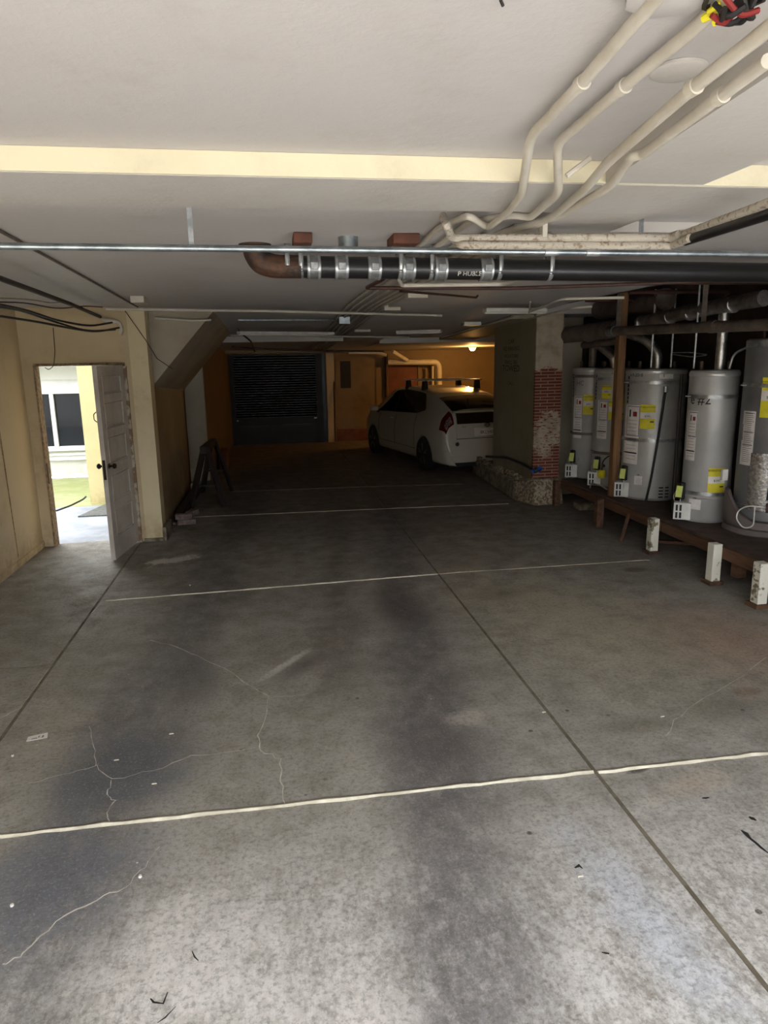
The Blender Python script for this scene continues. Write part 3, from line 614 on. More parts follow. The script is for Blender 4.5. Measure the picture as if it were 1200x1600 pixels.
# junction boxes along the bundle
for px, py, z_, wx, lb in ((651,461,2.55,.09,'junction box nearest the drain pipe on the conduit bundle'), (612,481,2.55,.09,'middle junction box on the conduit bundle'), (566,516,2.44,.12,'far junction box on the conduit bundle')):
    p = PZ(px, py, z_)
    tag(B(p[0]-wx, p[0]+wx, p[1]-.06, p[1]+.06, z_-.03, z_+.035).build('junction_box', m_pipe, bevel=.006), 'painted '+lb, 'junction box', 'painted junction boxes on the conduit bundle')
def fixture(name, p0, p1, h, label, zz, dy=.1):
    a, b = Vector(PZ(*p0, zz)), Vector(PZ(*p1, zz)); e = empty(name, (a+b)/2, label, 'light fixture')
    MB().beam(a, b, .12, h).build('channel', m_white, e, bevel=.01)
    MB().beam(a-Vector((0,0,h*.6)), b-Vector((0,0,h*.6)), .04, .012).build('cover', m_paper, e)
fixture('strip_light', (757,485), (852,485), .05, 'unlit strip light on the ceiling left of the brick pillar', 2.52)
fixture('strip_light', (620,519), (690,517), .04, 'unlit strip light with end box in the far ceiling', 2.40)
fixture('strip_light', (372,520), (520,521), .04, 'long unlit strip light before the roller door', 2.40)
p = PZ(736,502,2.5); tag(B(p[0]-.12,p[0]+.12,p[1]-.1,p[1]+.1,2.44,2.49).build('ceiling_box', m_white, bevel=.01), 'small white ceiling box left of the pillar beam', 'junction box')
# right hand pipes that come off the pillar
pipe_thing('painted_branch_pipe', 'upper painted pipe sweeping from the timber post over the pillar', 'pipe', [PZ(975,465,2.5), PZ(878,467,2.5), PZ(820,490,2.5), PZ(690,527,2.38)], .013, m_pipe, .1)
pipe_thing('painted_branch_pipe', 'lower painted pipe running beside it to the pillar top', 'pipe', [PZ(925,479,2.5), PZ(893,481,2.5), PZ(850,493,2.5), PZ(800,503,2.5)], .012, m_pipe, .1)
pipe_thing('pipe_hanger', 'short pale drop rod above the painted branch pipes', 'pipe', [PZ(829,472,2.58), PZ(827,491,2.48)], .012, m_pipe, 0)
pipe_thing('pale_wire', 'pale wire slanting down by the pillar top', 'cable', [PX(864,488,3.92), PX(884,508,3.92)], .006, m_pipe, 0)
# orange lit pipe in car bay
yy = 17.6
op = pipe_thing('waste_pipe', 'fat cream waste pipe with elbow on the back wall above the car', 'pipe', [PY(606,566,yy), PY(682,566,yy), PY(686,572,yy), PY(687,620,yy), PY(687,700,yy)], .07, m_pipe, .22)
pipe_thing('branch_waste_pipe', 'slanting cream branch joining the fat waste pipe', 'pipe', [PY(613,549,17.2), PY(636,563,17.5)], .05, m_pipe, 0)
pipe_thing('wall_pipe', 'thin cream vertical pipe beside the fat waste pipe', 'pipe', [PY(676,572,yy), PY(677,640,yy)], .03, m_pipe, 0)
pipe_thing('wall_pipe', 'thin dark vertical pipe beside the red brown door', 'pipe', [PY(604,553,yy), PY(604,640,yy)], .03, m_rust, 0)
pipe_thing('ceiling_pipe', 'cream pipe along the top of the back wall', 'pipe', [PY(545,551,17.), PY(590,551,17.), PY(604,555,17.)], .035, m_pipe, .05)
pipe_thing('wall_pipe', 'thin rusty pipe beside the cream post right of the roller door', 'pipe', [PY(521,560,17.7), PY(524,690,17.4)], .02, m_rust, 0)

# ------------------------------------------------------------------ left ceiling pipe and cables
pipe_thing('dark_ceiling_pipe', 'dark pipe running along the ceiling edge above the left door', 'pipe', [PZ(-30,424,2.5), PZ(110,475,2.5), PZ(168,500,2.5), PZ(190,512,2.43)], .017, m_wire, .05)
pipe_thing('surface_cable', 'thin cable on the ceiling from the left edge to the pier', 'cable', [PZ(-20,350,2.59), PZ(130,432,2.59), PZ(215,480,2.59)], .008, m_duct, .1)
p = PZ(218,471,2.56); tag(B(p[0]-.06,p[0]+.06,p[1]-.12,p[1]+.1,2.54,2.6).build('junction_box', m_pipe, bevel=.006), 'painted junction box on the ceiling before the pier', 'junction box')
for i, (pix, m_) in enumerate(((((0,476),(40,484),(90,501),(140,510),(175,504)), m_wire), (((0,480),(30,484),(70,498),(135,518),(180,515)), m_wire),
        (((0,494),(60,503),(110,513),(150,519),(186,512)), m_wire), (((0,466),(50,468),(80,474),(100,471)), m_wirew), (((0,472),(40,473),(90,483),(130,478),(160,480)), m_wire))):
    pts = [PY(px, py, 5.5+.5*j+.0*i) for j, (px, py) in enumerate(pix)]
    lab = ('topmost drooping dark cable above the left door', 'middle drooping dark cable above the left door', 'lowest drooping dark cable above the left door', 'short pale wire at the top left ceiling', 'thin wire under the left ceiling pipe')[i]
    tag(MB().tube(pts, .009 if i < 3 else .005, 8, fillet=.2).build('electric_cable', m_), lab, 'cable', 'cables above the left door')
pipe_thing('cable_elbow', 'cable bundle elbow entering the wall above the left door', 'cable', [PY(160,500,8.1), PY(186,503,8.12), PY(190,514,8.14), PY(188,522,8.16)], .02, m_pipe, .05)
pipe_thing('thin_wire', 'thin wire hanging down to the top of the open doorway', 'cable', [PY(83,512,8.1), PY(86,550,8.12), PY(84,572,8.14), PY(76,578,8.14), PY(70,574,8.14)], .004, m_wire, .03)
pipe_thing('thin_wire', 'thin wire slanting down across the cream pier', 'cable', [PY(195,485,8.15), PY(228,532,8.15), PX(245,560,-1.28), PY(270,577,8.6)], .004, m_wire, 0)
pipe_thing('shelf_lip', 'short pale conduit at the top of the stair soffit', 'conduit', [PY(242,497,8.55), PY(300,501,8.55), PY(330,500,8.55)], .012, m_pipe, 0)

# ------------------------------------------------------------------ stencilled notice on the pillar side
nt = empty('stencilled_notice', (3.52,10.2,1.6), 'faded red stencilled no parking notice on the grey side of the pillar', 'notice'); lines = [('CAR', .085), ('NO PARKING', .085), ('VIOLATORS', .075), ('WILL BE', .085), ('TOWED', .13), ('CALL', .07)]
zz = 2.20
for i, (s, sz) in enumerate(lines):
    wd_ = {'CAR': 1.6, 'NO PARKING': 1.38, 'VIOLATORS': 1.6, 'WILL BE': 1.75, 'TOWED': 1.6, 'CALL': 1.8}[s]
    if s == 'CALL': zz -= .05
    MB().text(s, sz, lambda c, z0=zz, k=wd_: (3.519-abs(c.z), 10.2-c.x*k, z0+c.y), .0005).build('stencilled_line', m_sten, nt, smooth=False)
    zz -= sz+.018
# hose along pillar base
hp = [PX(760,713,3.49), PX(790,714,3.49), PX(815,724,3.49), PX(838,737,3.49)]
hz = tag(MB().tube(hp+[(3.55,9.17,.50)], .02, 10, fillet=.15).build('drain_hose', m_hose), 'dark blue hose clipped along the pillar foot', 'hose')
MB().tube([PX(833,737,3.47), (3.62,9.16,.50)], .03, 12).build('blue_tape_wrap', m_bluetape, hz)
db = MB()
for k in range(26):
    y_ = 9.5+k*.085; z_ = .27+random.uniform(0,.05); s_ = random.uniform(.015,.04); db.box(3.45-s_/2, 3.51, y_, y_+s_*1.6, .26, z_+.03)
tag(db.build('crumbled_mortar', m_rubble, bevel=.004), 'crumbled mortar lying on the kerb below the hose', 'rubble', kind='stuff')

# ------------------------------------------------------------------ heater platform
PZT = .37
pf = empty('heater_platform', (4.4, 6.7, 0), 'low timber platform on posts carrying the row of water heaters', 'platform')
MB().box(3.86, 4.98, 3.4, 9.0, PZT-.025, PZT-.002).build('deck', m_deck, pf)
rim = MB()
for a, b, dz in ((3.4,5.45,0),(5.47,6.42,.004),(6.44,7.75,0),(7.77,9.0,.003)): rim.box(3.84, 3.88, a, b, .24+dz, PZT-.026)
rim.build('rim_board', m_joist, pf, bevel=.004)
MB().box(4.5,4.54,3.4,9.0,.2,PZT-.026).box(4.94,4.97,3.4,9.0,.2,PZT-.026).build('joist', m_joist, pf)
for y_, x_ in ((6.5,3.80),(5.47,3.80),(4.86,3.80)):
    l = B(x_-.045, x_+.04, y_-.045, y_+.045, .03, PZT-(.0 if y_ > 6 else .0)).build('leg', m_whitewood, pf, bevel=.004); l['label'] = 'chipped white painted leg'
    B(x_-.07, x_+.06, y_-.07, y_+.07, 0, .035).build('foot_block', m_joist, l, bevel=.004)
for y_, x_ in ((7.72,3.80),(9.0,3.8)):
    B(x_-.045, x_+.038, y_-.045, y_+.045, 0, .34).build('leg', m_joist, pf, bevel=.004)
B(3.89, 3.98, 5.28, 5.36, .1, .24).build('leg', m_joist, pf)
for y_ in (5.0, 6.5, 8.0): MB().box(4.5,4.6,y_,y_+.09,0,.2).build('leg', m_joist, pf)
tag(MB().beam((3.72,7.0,.0),(3.82,7.05,.30), .03, .025).build('leaning_stick', m_joist, bevel=.003), 'thin brown stick leaning against the platform edge', 'stick')
tag(MB().beam((4.0,6.9,.02),(4.25,6.4,.10), .08, .03).build('scrap_board', m_joist, bevel=.003), 'scrap board lying under the heater platform', 'board')
tag(MB().box(3.95,4.2,8.6,8.8,0,.09).build('scrap_block', m_concrete, bevel=.015), 'lump of rubble under the far end of the platform', 'rubble')
# post
tag(B(3.91,4.0,7.66,7.75,PZT-.002,2.72).build('timber_post', m_wood, bevel=.004), 'brown timber post standing between the heaters', 'post')

# ------------------------------------------------------------------ water heaters
def heater(c, r, top, label, mt=m_tank, straps=(), tags=(), vents=None, box=None, seam=None, gas=None, fat=None, handwriting=None, brandstrip=None, capband=True):
    cx, cy = c; z0 = PZT; e = empty('water_heater', (cx, cy, z0), label, 'water heater', 'water heaters standing in a row on the platform')
    u = Vector((-cx, -cy, 0)).normalized(); rt = Vector((-u.y, u.x, 0))
    def P(phi, z, rr): a_ = math.radians(phi); return Vector((cx, cy, z))+(u*math.cos(a_)+rt*math.sin(a_))*rr
    prof = [(r*.92,0),(r*.96,.015),(r,.03),(r,top-z0-.05),(r*.985,top-z0-.012),(r*.95,top-z0-.004),(r*.4,top-z0),(.01,top-z0)]
    MB().lathe(prof, (cx,cy,z0), 48).build('tank', mt, e)
    if capband: MB().lathe([(r+.001,0),(r+.003,.004),(r+.003,.036),(r*.985,.045)], (cx,cy,top-.06), 48).build('top_rim', m_tankcap if mt is m_tank else mt, e)
    def patch(p0, p1, za, zb, m_, name, par=e, rr=.0022, lab=None):
        n = max(3, int(abs(p1-p0)/4)); g = [[P(p0+(p1-p0)*i/n, za, r+rr), P(p0+(p1-p0)*i/n, zb, r+rr)] for i in range(n+1)]
        o = MB().grid(g).build(name, m_, par); 
        if lab: o['label'] = lab
        return o
    def txt(s, size, phi, z, m_, name, par=e, rr=.0035, sx=1., rotv=False):
        def fn(co):
            x_, y_ = (co.y, -co.x) if rotv else (co.x, co.y)
            return P(phi+math.degrees(x_*sx/r), z+y_, r+rr+co.z)
        return MB().text(s, size, fn, .0003).build(name, m_, par, smooth=False)
    for z, m_ in straps:
        s_ = MB().lathe([(r+.001,-.018),(r+.005,-.018),(r+.005,.018),(r+.001,.018)], (cx,cy,z), 48).build('strap', m_, e)
        q = P(-62, z, r+.02); MB().tube([q-rt*.03, q+rt*.04], .007, 8).build('strap_bolt', m_zinc, s_)
    for t in tags:
        k, p0, p1, za, zb = t[:5]
        if k == 'w':
            o = patch(p0, p1, za, zb, m_paper, 'warning_label')
            dp_ = p1-p0; H_ = zb-za
            patch(p0+dp_*.2, p1-.4, zb-H_*.02-.006, zb-H_*.02, m_ink, 'border', o, .0032); zl = zb-H_*.52
            patch(p0+dp_*.2, p1-.4, zl, zl+.006, m_ink, 'border', o, .0032)
            patch(p1-1.2, p1-.4, zl, zb-H_*.02, m_ink, 'border', o, .0032); patch(p0+dp_*.2, p0+dp_*.2+1, zl, zb-H_*.02, m_ink, 'border', o, .0032)
            patch(p0+dp_*.38, p0+dp_*.48, zb-H_*.2, zb-H_*.08, m_ink, 'pictogram', o, .0032); patch(p0+dp_*.62, p0+dp_*.85, zb-H_*.19, zb-H_*.11, m_red, 'pictogram', o, .0032)
            ln = MB(); nl = 12
            for i in range(nl):
                zz_ = zb-H_*(.26+.72*i/nl)
                ln.grid([[P(p0+dp_*(.27+.6*q/4), zz_, r+.0033), P(p0+dp_*(.27+.6*q/4), zz_+.0035, r+.0033)] for q in range(5)])
            ln.build('fine_print', m_duct, o)
            patch(p0+dp_*.05, p1-dp_*.05, zb-H_*.82, zb-H_*.80, m_ink, 'border', o, .0032)
        if k == 'y':
            o = patch(p0, p1, za, zb, m_yellow, 'energy_label'); H_ = zb-za; dp_ = p1-p0
            patch(p0+.3, p1-.3, za+H_*.42, za+H_*.68, m_paper, 'white_band', o, .003)
            arc = math.radians(dp_)*r
            txt('ENERGYGUIDE', arc*.155, (p0+p1)/2, zb-H_*.13, m_ink, 'lettering', o)
            txt('$391', arc*.2, (p0+p1)/2, za+H_*.48, m_ink, 'lettering', o)
            patch(p0+dp_*.68, p1-dp_*.08, za+H_*.27, za+H_*.32, m_ink, 'black_bar', o, .0035)
        if k == 'p':
            o = patch(p0, p1, za, zb, m_paper, 'data_label'); H_ = zb-za; dp_ = p1-p0
            ln = MB()
            for i in range(26):
                zz_ = zb-H_*(.05+.92*i/26); f_ = random.uniform(.6,.88)
                ln.grid([[P(p0+dp_*(.2+f_*.85*q/4), zz_, r+.0033), P(p0+dp_*(.2+f_*.85*q/4), zz_+.004, r+.0033)] for q in range(5)])
            ln.build('fine_print', m_duct, o); 
            for f_ in (.03, .38, .62): patch(p0+dp_*.15, p1-dp_*.05, zb-H_*f_-.005, zb-H_*f_, m_ink, 'border', o, .0035)
            patch(p0+dp_*.04, p0+dp_*.1, zb-H_*.55, zb-H_*.25, m_ink, 'border', o, .0035)
        if k == 's':
            o = patch(p0, p1, za, zb, m_paper, 'small_label'); patch(p0+(p1-p0)*.35, p1-(p1-p0)*.35, zb+.01, zb+.018, m_ink, 'black_bar', o, .0035)
        if k == 'sq': 
            o = patch(p0, p1, za, zb, m_white, 'small_label'); txt('1', .05, (p0+p1)/2-5, (za+zb)/2-.02, m_ink, 'lettering', o)
        if k == 'foil': patch(p0, p1, za, zb, m_foil, 'foil_patch', e, .006)
    if brandstrip:
        for k in range(7): patch(brandstrip[0]+(k%2)*.5, brandstrip[0]+5, top-.08-k*.045-.034, top-.08-k*.045, m_ink, 'vertical_lettering', e, .0035)
    if handwriting:
        for s, size, phi, z, m_ in handwriting: txt(s, size, phi, z, m_, 'handwriting', sx=.9)
    if seam: MB().lathe([(r+.0005,0),(r+.004,.003),(r+.0005,.006)], (cx,cy,z0+seam), 48).build('seam', mt, e)
    if vents:
        for k in range(4): patch(vents, vents+9, z0+.04+k*.036, z0+.055+k*.036, m_ink, 'vent_slot', e, .002); patch(vents+13, vents+21, z0+.04+k*.036, z0+.055+k*.036, m_ink, 'vent_slot', e, .002)
    if box is not None:
        bp = P(box, z0, r+.03); q = Matrix.Rotation(math.atan2(rt.y, rt.x)+0, 3, 'Z')
        def lb(x0,x1,y0,y1,za,zb_): m_ = MB().box(x0,x1,y0,y1,za,zb_); m_.v = [tuple(bp+q@Vector(v)) for v in m_.v]; return m_
        bb = lb(-.075,.085,-.07,.045,.02,.19).build('vapour_sensor_box', m_white, e, bevel=.005)
        for i_ in range(2):
            for j_ in range(2): lb(-.055+i_*.035,-.035+i_*.035,-.073,-.069,.035+j_*.075,.095+j_*.075).build('slot', m_ink, bb)
    if gas is not None:
        q = P(gas, z0+.30, r+.035)
        gv = MB().beam(q-Vector((0,0,.085)), q+Vector((0,0,.085)), .05, .08).build('gas_valve', m_black, e, bevel=.012)
        tg = q+u*.055-rt*.02
        MB().beam(tg-Vector((0,0,.06)), tg+Vector((0,0,.055))+rt*.008, .058, .005, up=u).build('valve_tag', m_lime, gv)
        MB().tube([q-Vector((.0,0,.08))+u*.04, q-Vector((.0,0,.19))+u*.035], .006, 8).build('tube', m_zinc, gv)
        MB().lathe([(.022,0),(.022,.02),(.01,.025)], q+rt*.07+Vector((0,0,-.03)), 12, 'x').build('knob', m_rust, gv)
        MB().tube([q-rt*.04, q-rt*.07-Vector((0,0,.06)), q-rt*.05-Vector((0,0,.12)), q+u*.02-Vector((0,0,.17))], .004, 6, fillet=.03).build('wire', m_wirew, gv)
    if fat:
        n = 28; g = []
        for i in range(n+1):
            ph = fat[0]+(fat[1]-fat[0])*i/n; t_ = i/n
            zt_ = z0+ (.38 if t_ < .22 else .38-.24*math.sin(min(1,(t_-.22)/.45)*math.pi/2))
            R_ = r+.075
            g.append([P(ph, z0+.03, R_-.035), P(ph, z0+.09, R_), P(ph, z0+(zt_-z0)*.5, R_), P(ph, zt_-.01, R_-.004), P(ph, zt_, R_-.03)])
        jk = MB().grid(g).build('lower_jacket', m_jacket, e, solid=.006); jk['label'] = 'taupe lower jacket with scooped top edge'
        MB().lathe([(r+.075,0),(r+.08,.01),(r+.06,.05)], (cx,cy,z0), 48).build('drain_pan', m_jacket, e)
    # top fittings
    for s_ in (-1, 1):
        q = Vector((cx, cy, top))+rt*s_*r*.55
        MB().tube([q, q+Vector((0,0,.08))], .02, 10).build('water_nipple', m_copper, e)
    return e, P
y_st = m_strap
heater((4.28,9.10), .25, 1.85, 'farthest water heater, half hidden beside the brick pillar', straps=((1.74,m_duct),(.98,m_duct)), tags=(('w',-58,-24,.92,1.48),('y',-22,10,1.24,1.50)), box=-52, gas=-45, brandstrip=(-68,), handwriting=(('HC', .09, -35, 1.62, m_duct),))
heater((4.30,8.45), .26, 1.85, 'second farthest water heater, with two yellow labels, left of the timber post', straps=((1.72,m_strap),(.80,m_duct)), tags=(('w',-50,-18,.98,1.46),('y',-15,28,1.22,1.46),('y',-38,-10,1.48,1.64),('s',-5,20,.53,.62)), box=-46, gas=-36, brandstrip=(-64,), handwriting=(('4-9-18', .05, 0, 1.775, m_duct),))
heater((4.355,7.60), .33, 1.85, 'widest water heater, dated 2018, right of the timber post', straps=((1.70,m_strap),(1.06,m_strap)), tags=(('w',-66,-26,.78,1.45),('y',-25,3,1.19,1.46),('sq',6,32,1.74,1.82),('sq',-8,0,1.045,1.09),('sq',10,16,1.045,1.09),('s',-30,-14,.55,.65)), box=-58, gas=-50, vents=18, brandstrip=(-62,), handwriting=(('4-9-2018', .055, -40, 1.765, m_ink),))
heater((4.264,6.374), .225, 1.85, 'slim pale water heater marked number 2 in black pen', straps=((1.60,m_strap),(.66,m_strap)), tags=(('w',-66,-32,.98,1.46),('y',4,46,.66,.92),('s',-38,-8,.50,.60)), box=-52, gas=-58, seam=.24, handwriting=(('e #2', .13, -30, 1.53, m_ink),), vents=None)
h5e, P5 = heater((4.555,5.83), .30, 2.13, 'tall dark grey water heater at the right edge with taupe lower jacket', mt=m_tankd, straps=((1.72,m_strap),(.62,m_strap)), tags=(('p',-62,-33,1.0,1.49),('y',-27,2,1.44,1.79),('foil',-35,20,.6,1.12)), fat=(-95, 30), capband=False)
MB().lathe([(.302,0),(.304,.004),(.304,.06),(.30,.064)], (4.555,5.83,2.05), 48).build('top_band', m_strap, h5e)
q = P5(-75, .88, .40)
nb = tag(MB().beam(q-Vector((0,0,.05)), q+Vector((0,0,.055)), .06, .035).build('gas_control_tag', m_paper, bevel=.004), 'small white tagged gas control beside the taupe jacket', 'gas control')
pq = P5(-30,.62,.42)
tag(MB().tube([P5(10,.66,.43), P5(-22,.66,.43), P5(-34,.60,.42), P5(-36,.52,.42), P5(-26,.44,.41), P5(-14,.47,.41), P5(-14,.66,.42)], .006, 8, fillet=.05).build('white_wire_loop', m_white), 'white wire loop hanging on the taupe heater jacket', 'cable')
tag(MB().tube([P5(-2,.66,.44), P5(2,.66,.44)], .045, 14).build('red_valve_wheel', m_rust), 'dull red valve wheel at the right edge', 'valve')
# black flexible rods
u3 = Vector((-4.355,-7.6,0)).normalized(); r3 = Vector((-u3.y,u3.x,0)); c3 = Vector((4.355,7.6,0))
def P3(phi,z,rr): a_=math.radians(phi); return c3+(u3*math.cos(a_)+r3*math.sin(a_))*rr+Vector((0,0,z))
rod = tag(MB().tube([P3(17,1.63,.36),P3(10,1.1,.365),P3(2,.62,.37),P3(-4,PZT+.004,.38)], .013, 10, fillet=.1).build('black_rod', m_black), 'black flexible rod leaning against the widest heater', 'rod')
MB().tube([P3(17,1.60,.362),P3(17,1.66,.362)], .024, 12).build('rod_fitting', m_zinc, rod)
tag(MB().tube([P5(6,2.05,.32),P5(3,1.5,.325),P5(-1,.72,.40)], .013, 10, fillet=.1).build('black_rod', m_black), 'black rod at the right edge in front of the dark heater', 'rod')
pipe_thing('thin_black_pipe', 'thin dark vertical pipe between the widest and the slim heater', 'pipe', [(4.13,6.72,PZT),(4.13,6.72,1.8)], .016, m_wire, 0)
pipe_thing('copper_supply', 'grey supply tube arching from the slim heater to the tall one', 'pipe', [(4.35,6.28,1.86),(4.36,6.25,2.0),(4.42,6.12,2.06),(4.45,6.05,2.06)], .012, m_zinc, .06)
pk = Vector(PX(947,725,4.05))
tag(MB().lathe([(.035,-.05),(.05,-.03),(.05,.03),(.035,.05)], (4.02,8.15,.56), 16).build('yellow_bucket_tag', m_yellow), 'yellow plastic cap hanging in front of the second farthest heater', 'cap')
pipe_thing('thin_hose', 'thin grey hose bending above the yellow cap', 'hose', [(4.02,8.15,.61),(4.02,8.14,.72),(4.05,8.05,.80),(4.1,8.0,.80)], .007, m_wire, .04)
pipe_thing('drain_spout', 'thin steel drain tube lying along the platform edge by the second heater', 'pipe', [(3.9,8.2,.38),(3.9,8.18,.44),(3.93,8.0,.45),(3.93,7.8,.43)], .01, m_zinc, .03)

# flues and ducts above the heaters
dk = pipe_thing('large_duct', 'fat dusty duct ending in an elbow beside the brick pillar', 'duct', [(4.02,9.66,2.28),(3.98,9.45,2.28),(3.96,9.1,2.28),(3.98,7.85,2.30)], .105, m_duct, .12)
MB().tube([(3.985,8.6,2.285),(3.985,8.57,2.285)], .112, 20).build('duct_seam', m_strap, dk)
gp = pipe_thing('grey_pipe', 'long brown grey pipe running in front of the timber post', 'pipe', [(3.86,7.75,2.27),(3.86,4.3,2.20)], .05, m_duct, 0)
MB().tube([(3.86,7.80,2.27),(3.86,7.66,2.27)], .06, 20).build('coupling', m_strap, gp); MB().tube([(3.86,5.9,2.235),(3.86,5.8,2.233)], .056, 20).build('coupling', m_duct, gp)
for y_ in (7.6, 6.0): MB().beam((3.86,y_,2.22),(3.86,y_,2.75), .05, .004).build('hanger_strap', m_duct, gp)
fl = pipe_thing('silver_flue', 'shiny sloping flue pipe over the widest heater', 'flue', [(4.2,7.75,2.36),(4.2,6.75,2.42),(4.22,5.7,2.46)], .07, m_flue, .1)
for t_ in (.02,.3,.48,.8): 
    p = Vector((4.2,7.75,2.36)).lerp(Vector((4.22,5.7,2.46)), t_); MB().tube([p-Vector((0,.02,0)), p+Vector((0,.02,0))], .077, 20).build('flue_joint', m_flue, fl)
pipe_thing('flue_elbow', 'curved flue rising from the widest heater', 'flue', [(4.36,7.6,1.84),(4.36,7.6,2.02),(4.28,7.7,2.16),(4.15,7.95,2.26),(4.1,8.2,2.30)], .055, m_flue, .15)
pipe_thing('flue_elbow', 'flexible foil flue rising from the second farthest heater', 'flue', [(4.28,8.46,1.84),(4.27,8.46,1.98),(4.18,8.6,2.1),(4.12,8.8,2.2)], .06, m_flue, .12)
pipe_thing('flue_riser', 'upright shiny flue on the slim heater', 'flue', [(4.33,6.40,1.84),(4.33,6.40,2.4)], .05, m_flue, 0)
pipe_thing('flue_riser', 'upright flue on the farthest heater', 'flue', [(4.28,9.10,1.84),(4.28,9.10,2.2)], .05, m_duct, 0)
pipe_thing('flue_branch', 'grey flue branch below the fat duct', 'flue', [(4.1,9.0,2.14),(4.05,8.2,2.16),(4.05,7.9,2.17)], .045, m_duct, 0)
pipe_thing('upper_duct', 'dark duct high behind the timber post', 'duct', [(4.35,9.1,2.59),(4.3,7.4,2.59)], .12, m_duct, 0)
pipe_thing('upper_duct', 'second dark duct high at the right edge', 'duct', [(4.5,5.9,2.48),(4.5,4.0,2.5)], .09, m_duct, 0)
for i, (x_, y_) in enumerate(((4.20,7.45),(4.42,7.42),(4.12,8.15),(4.15,6.55))):
    pipe_thing('water_riser', ('steel water riser over the widest heater, left one','steel water riser over the widest heater, right one','steel water riser behind the timber post','steel water riser behind the slim heater')[i], 'pipe', [(x_,y_,1.86),(x_,y_,2.7)], .011, m_zinc, 0, 'water risers')
pipe_thing('wire_loop', 'pale wire loop sticking out above the widest heater', 'cable', [(4.42,7.40,2.02),(4.50,7.2,2.02),(4.60,7.0,1.99),(4.50,7.15,1.97),(4.42,7.38,2.0)], .006, m_zinc, .05)
for i, (y_, x_) in enumerate(((6.9,4.7),(6.0,4.8),(7.9,4.7),(5.2,4.8))):
    tag(MB().tube([(3.6,y_,2.62),(x_,y_,2.62),(x_+.1,y_+.3,2.5)], .02, 8, fillet=.05).build('ceiling_gas_pipe', m_rust), ('rusty pipe crossing under the open joists above the widest heater','rusty pipe crossing under the open joists above the slim heater','rusty pipe crossing under the open joists by the timber post','rusty pipe crossing under the open joists at the right edge')[i], 'pipe', 'rusty pipes under the joists')

# ------------------------------------------------------------------ sawhorse, bricks, debris
sh = empty('sawhorse', (-.83, 10.6, 0), 'dark battered timber sawhorse by the left wall', 'sawhorse')
MB().beam((-.98,10.1,.80),(-.92,11.2,.80), .09, .1).build('beam', m_darkwood, sh, bevel=.004)
for (tx, ty, bx, by) in ((-.98,10.25,-1.20,10.0),(-.95,10.25,-.72,10.0),(-.95,11.1,-1.15,11.25),(-.90,11.1,-.68,11.25)):
    MB().beam((tx,ty,.82),(bx,by,.0), .09, .04).build('leg', m_darkwood, sh, bevel=.003)
MB().beam((-1.12,10.1,.3),(-.80,10.1,.3), .06, .02).build('cross_brace', m_darkwood, sh)
MB().beam((-1.1,11.2,.35),(-.78,11.2,.35), .06, .02).build('cross_brace', m_darkwood, sh)
tag(MB().beam((-1.26,9.2,.06),(-1.22,11.3,.06), .12, .1).build('timber_offcut', m_darkwood, bevel=.01), 'dark timber lying along the wall behind the sawhorse', 'timber')
tag(MB().beam((-1.25,8.98,.035),(-1.03,9.02,.035), .1, .065).build('brick', m_brick, bevel=.006), 'grey brick at the bottom of the stack of two by the pier', 'brick', 'bricks by the pier')
tag(MB().beam((-1.27,8.99,.105),(-1.06,9.0,.105), .1, .065).build('brick', m_brick, bevel=.006), 'grey brick on top of the stack of two by the pier', 'brick', 'bricks by the pier')
tag(MB().beam((-1.24,9.3,.04),(-1.08,9.6,.04), .09, .07).build('brick', m_brick, bevel=.006), 'loose brick lying behind the stack by the pier', 'brick', 'bricks by the pier')
rb = MB()
for k in range(40):
    x_, y_, s_ = -1.33+random.random()*.13, 8.7+random.random()*2.6, random.uniform(.012,.04); rb.box(x_, x_+s_, y_, y_+s_*1.3, 0, s_*.7)
tag(rb.build('rubble', m_brick, bevel=.003), 'crumbs of masonry along the foot of the side wall', 'rubble', kind='stuff')
tag(MB().lathe([(.03,0),(.045,.05),(.05,.12),(.035,.14)], (-1.28,11.3,.28-.28), 14).build('paper_cup', m_white), 'small white cup on the floor behind the sawhorse', 'cup')
tag(MB().box(-1.04,-.90,13.6,14.3,.0,.34).build('wooden_crate', m_redwood, bevel=.01), 'brown box standing by the ochre wall', 'box')

# bits on the floor
a_ = [PZ(44,1152), PZ(75,1145), PZ(74,1153), PZ(41,1159)]
pt = tag(MB().add([(p[0],p[1],.001) for p in a_]+[(p[0],p[1],.003) for p in a_], [(3,2,1,0),(4,5,6,7),(0,1,5,4),(1,2,6,5),(2,3,7,6),(3,0,4,7)]).build('paper_ticket', m_white), 'small white paper ticket lying on the floor at left', 'ticket')
def strip(p0, p1, w_, m_, name):
    a, b = Vector(PZ(*p0, .0036)), Vector(PZ(*p1, .0036)); MB().beam(a, b, w_, .0008).build(name, m_, pt)
strip((49,1155),(58,1153), .012, m_strap, 'printed_block'); strip((66,1152),(68,1149), .006, m_ink, 'printed_bar'); strip((60,1152),(62,1149.5), .004, m_ink, 'printed_bar')
for i, (px, py) in enumerate(((297,915),(20,1182),(19,1416),(219,1371))):
    p = PZ(px, py); s_ = .008
    o = MB()
    o.add([(p[0]+s_*math.cos(k*1.05)*random.uniform(.7,1.2), p[1]+s_*math.sin(k*1.05)*random.uniform(.7,1.2), z_) for z_ in (0,.009) for k in range(6)], [(5,4,3,2,1,0),(6,7,8,9,10,11)]+[(k,(k+1)%6,6+(k+1)%6,6+k) for k in range(6)])
    tag(o.build('plaster_chip', m_white, bevel=.002), ('white chip on the floor before the pier','white chip on the floor left of the long crack','white chip on the floor at the lower left','white chip on the floor in the bluish stain')[i], 'chip', 'plaster chips on the floor')
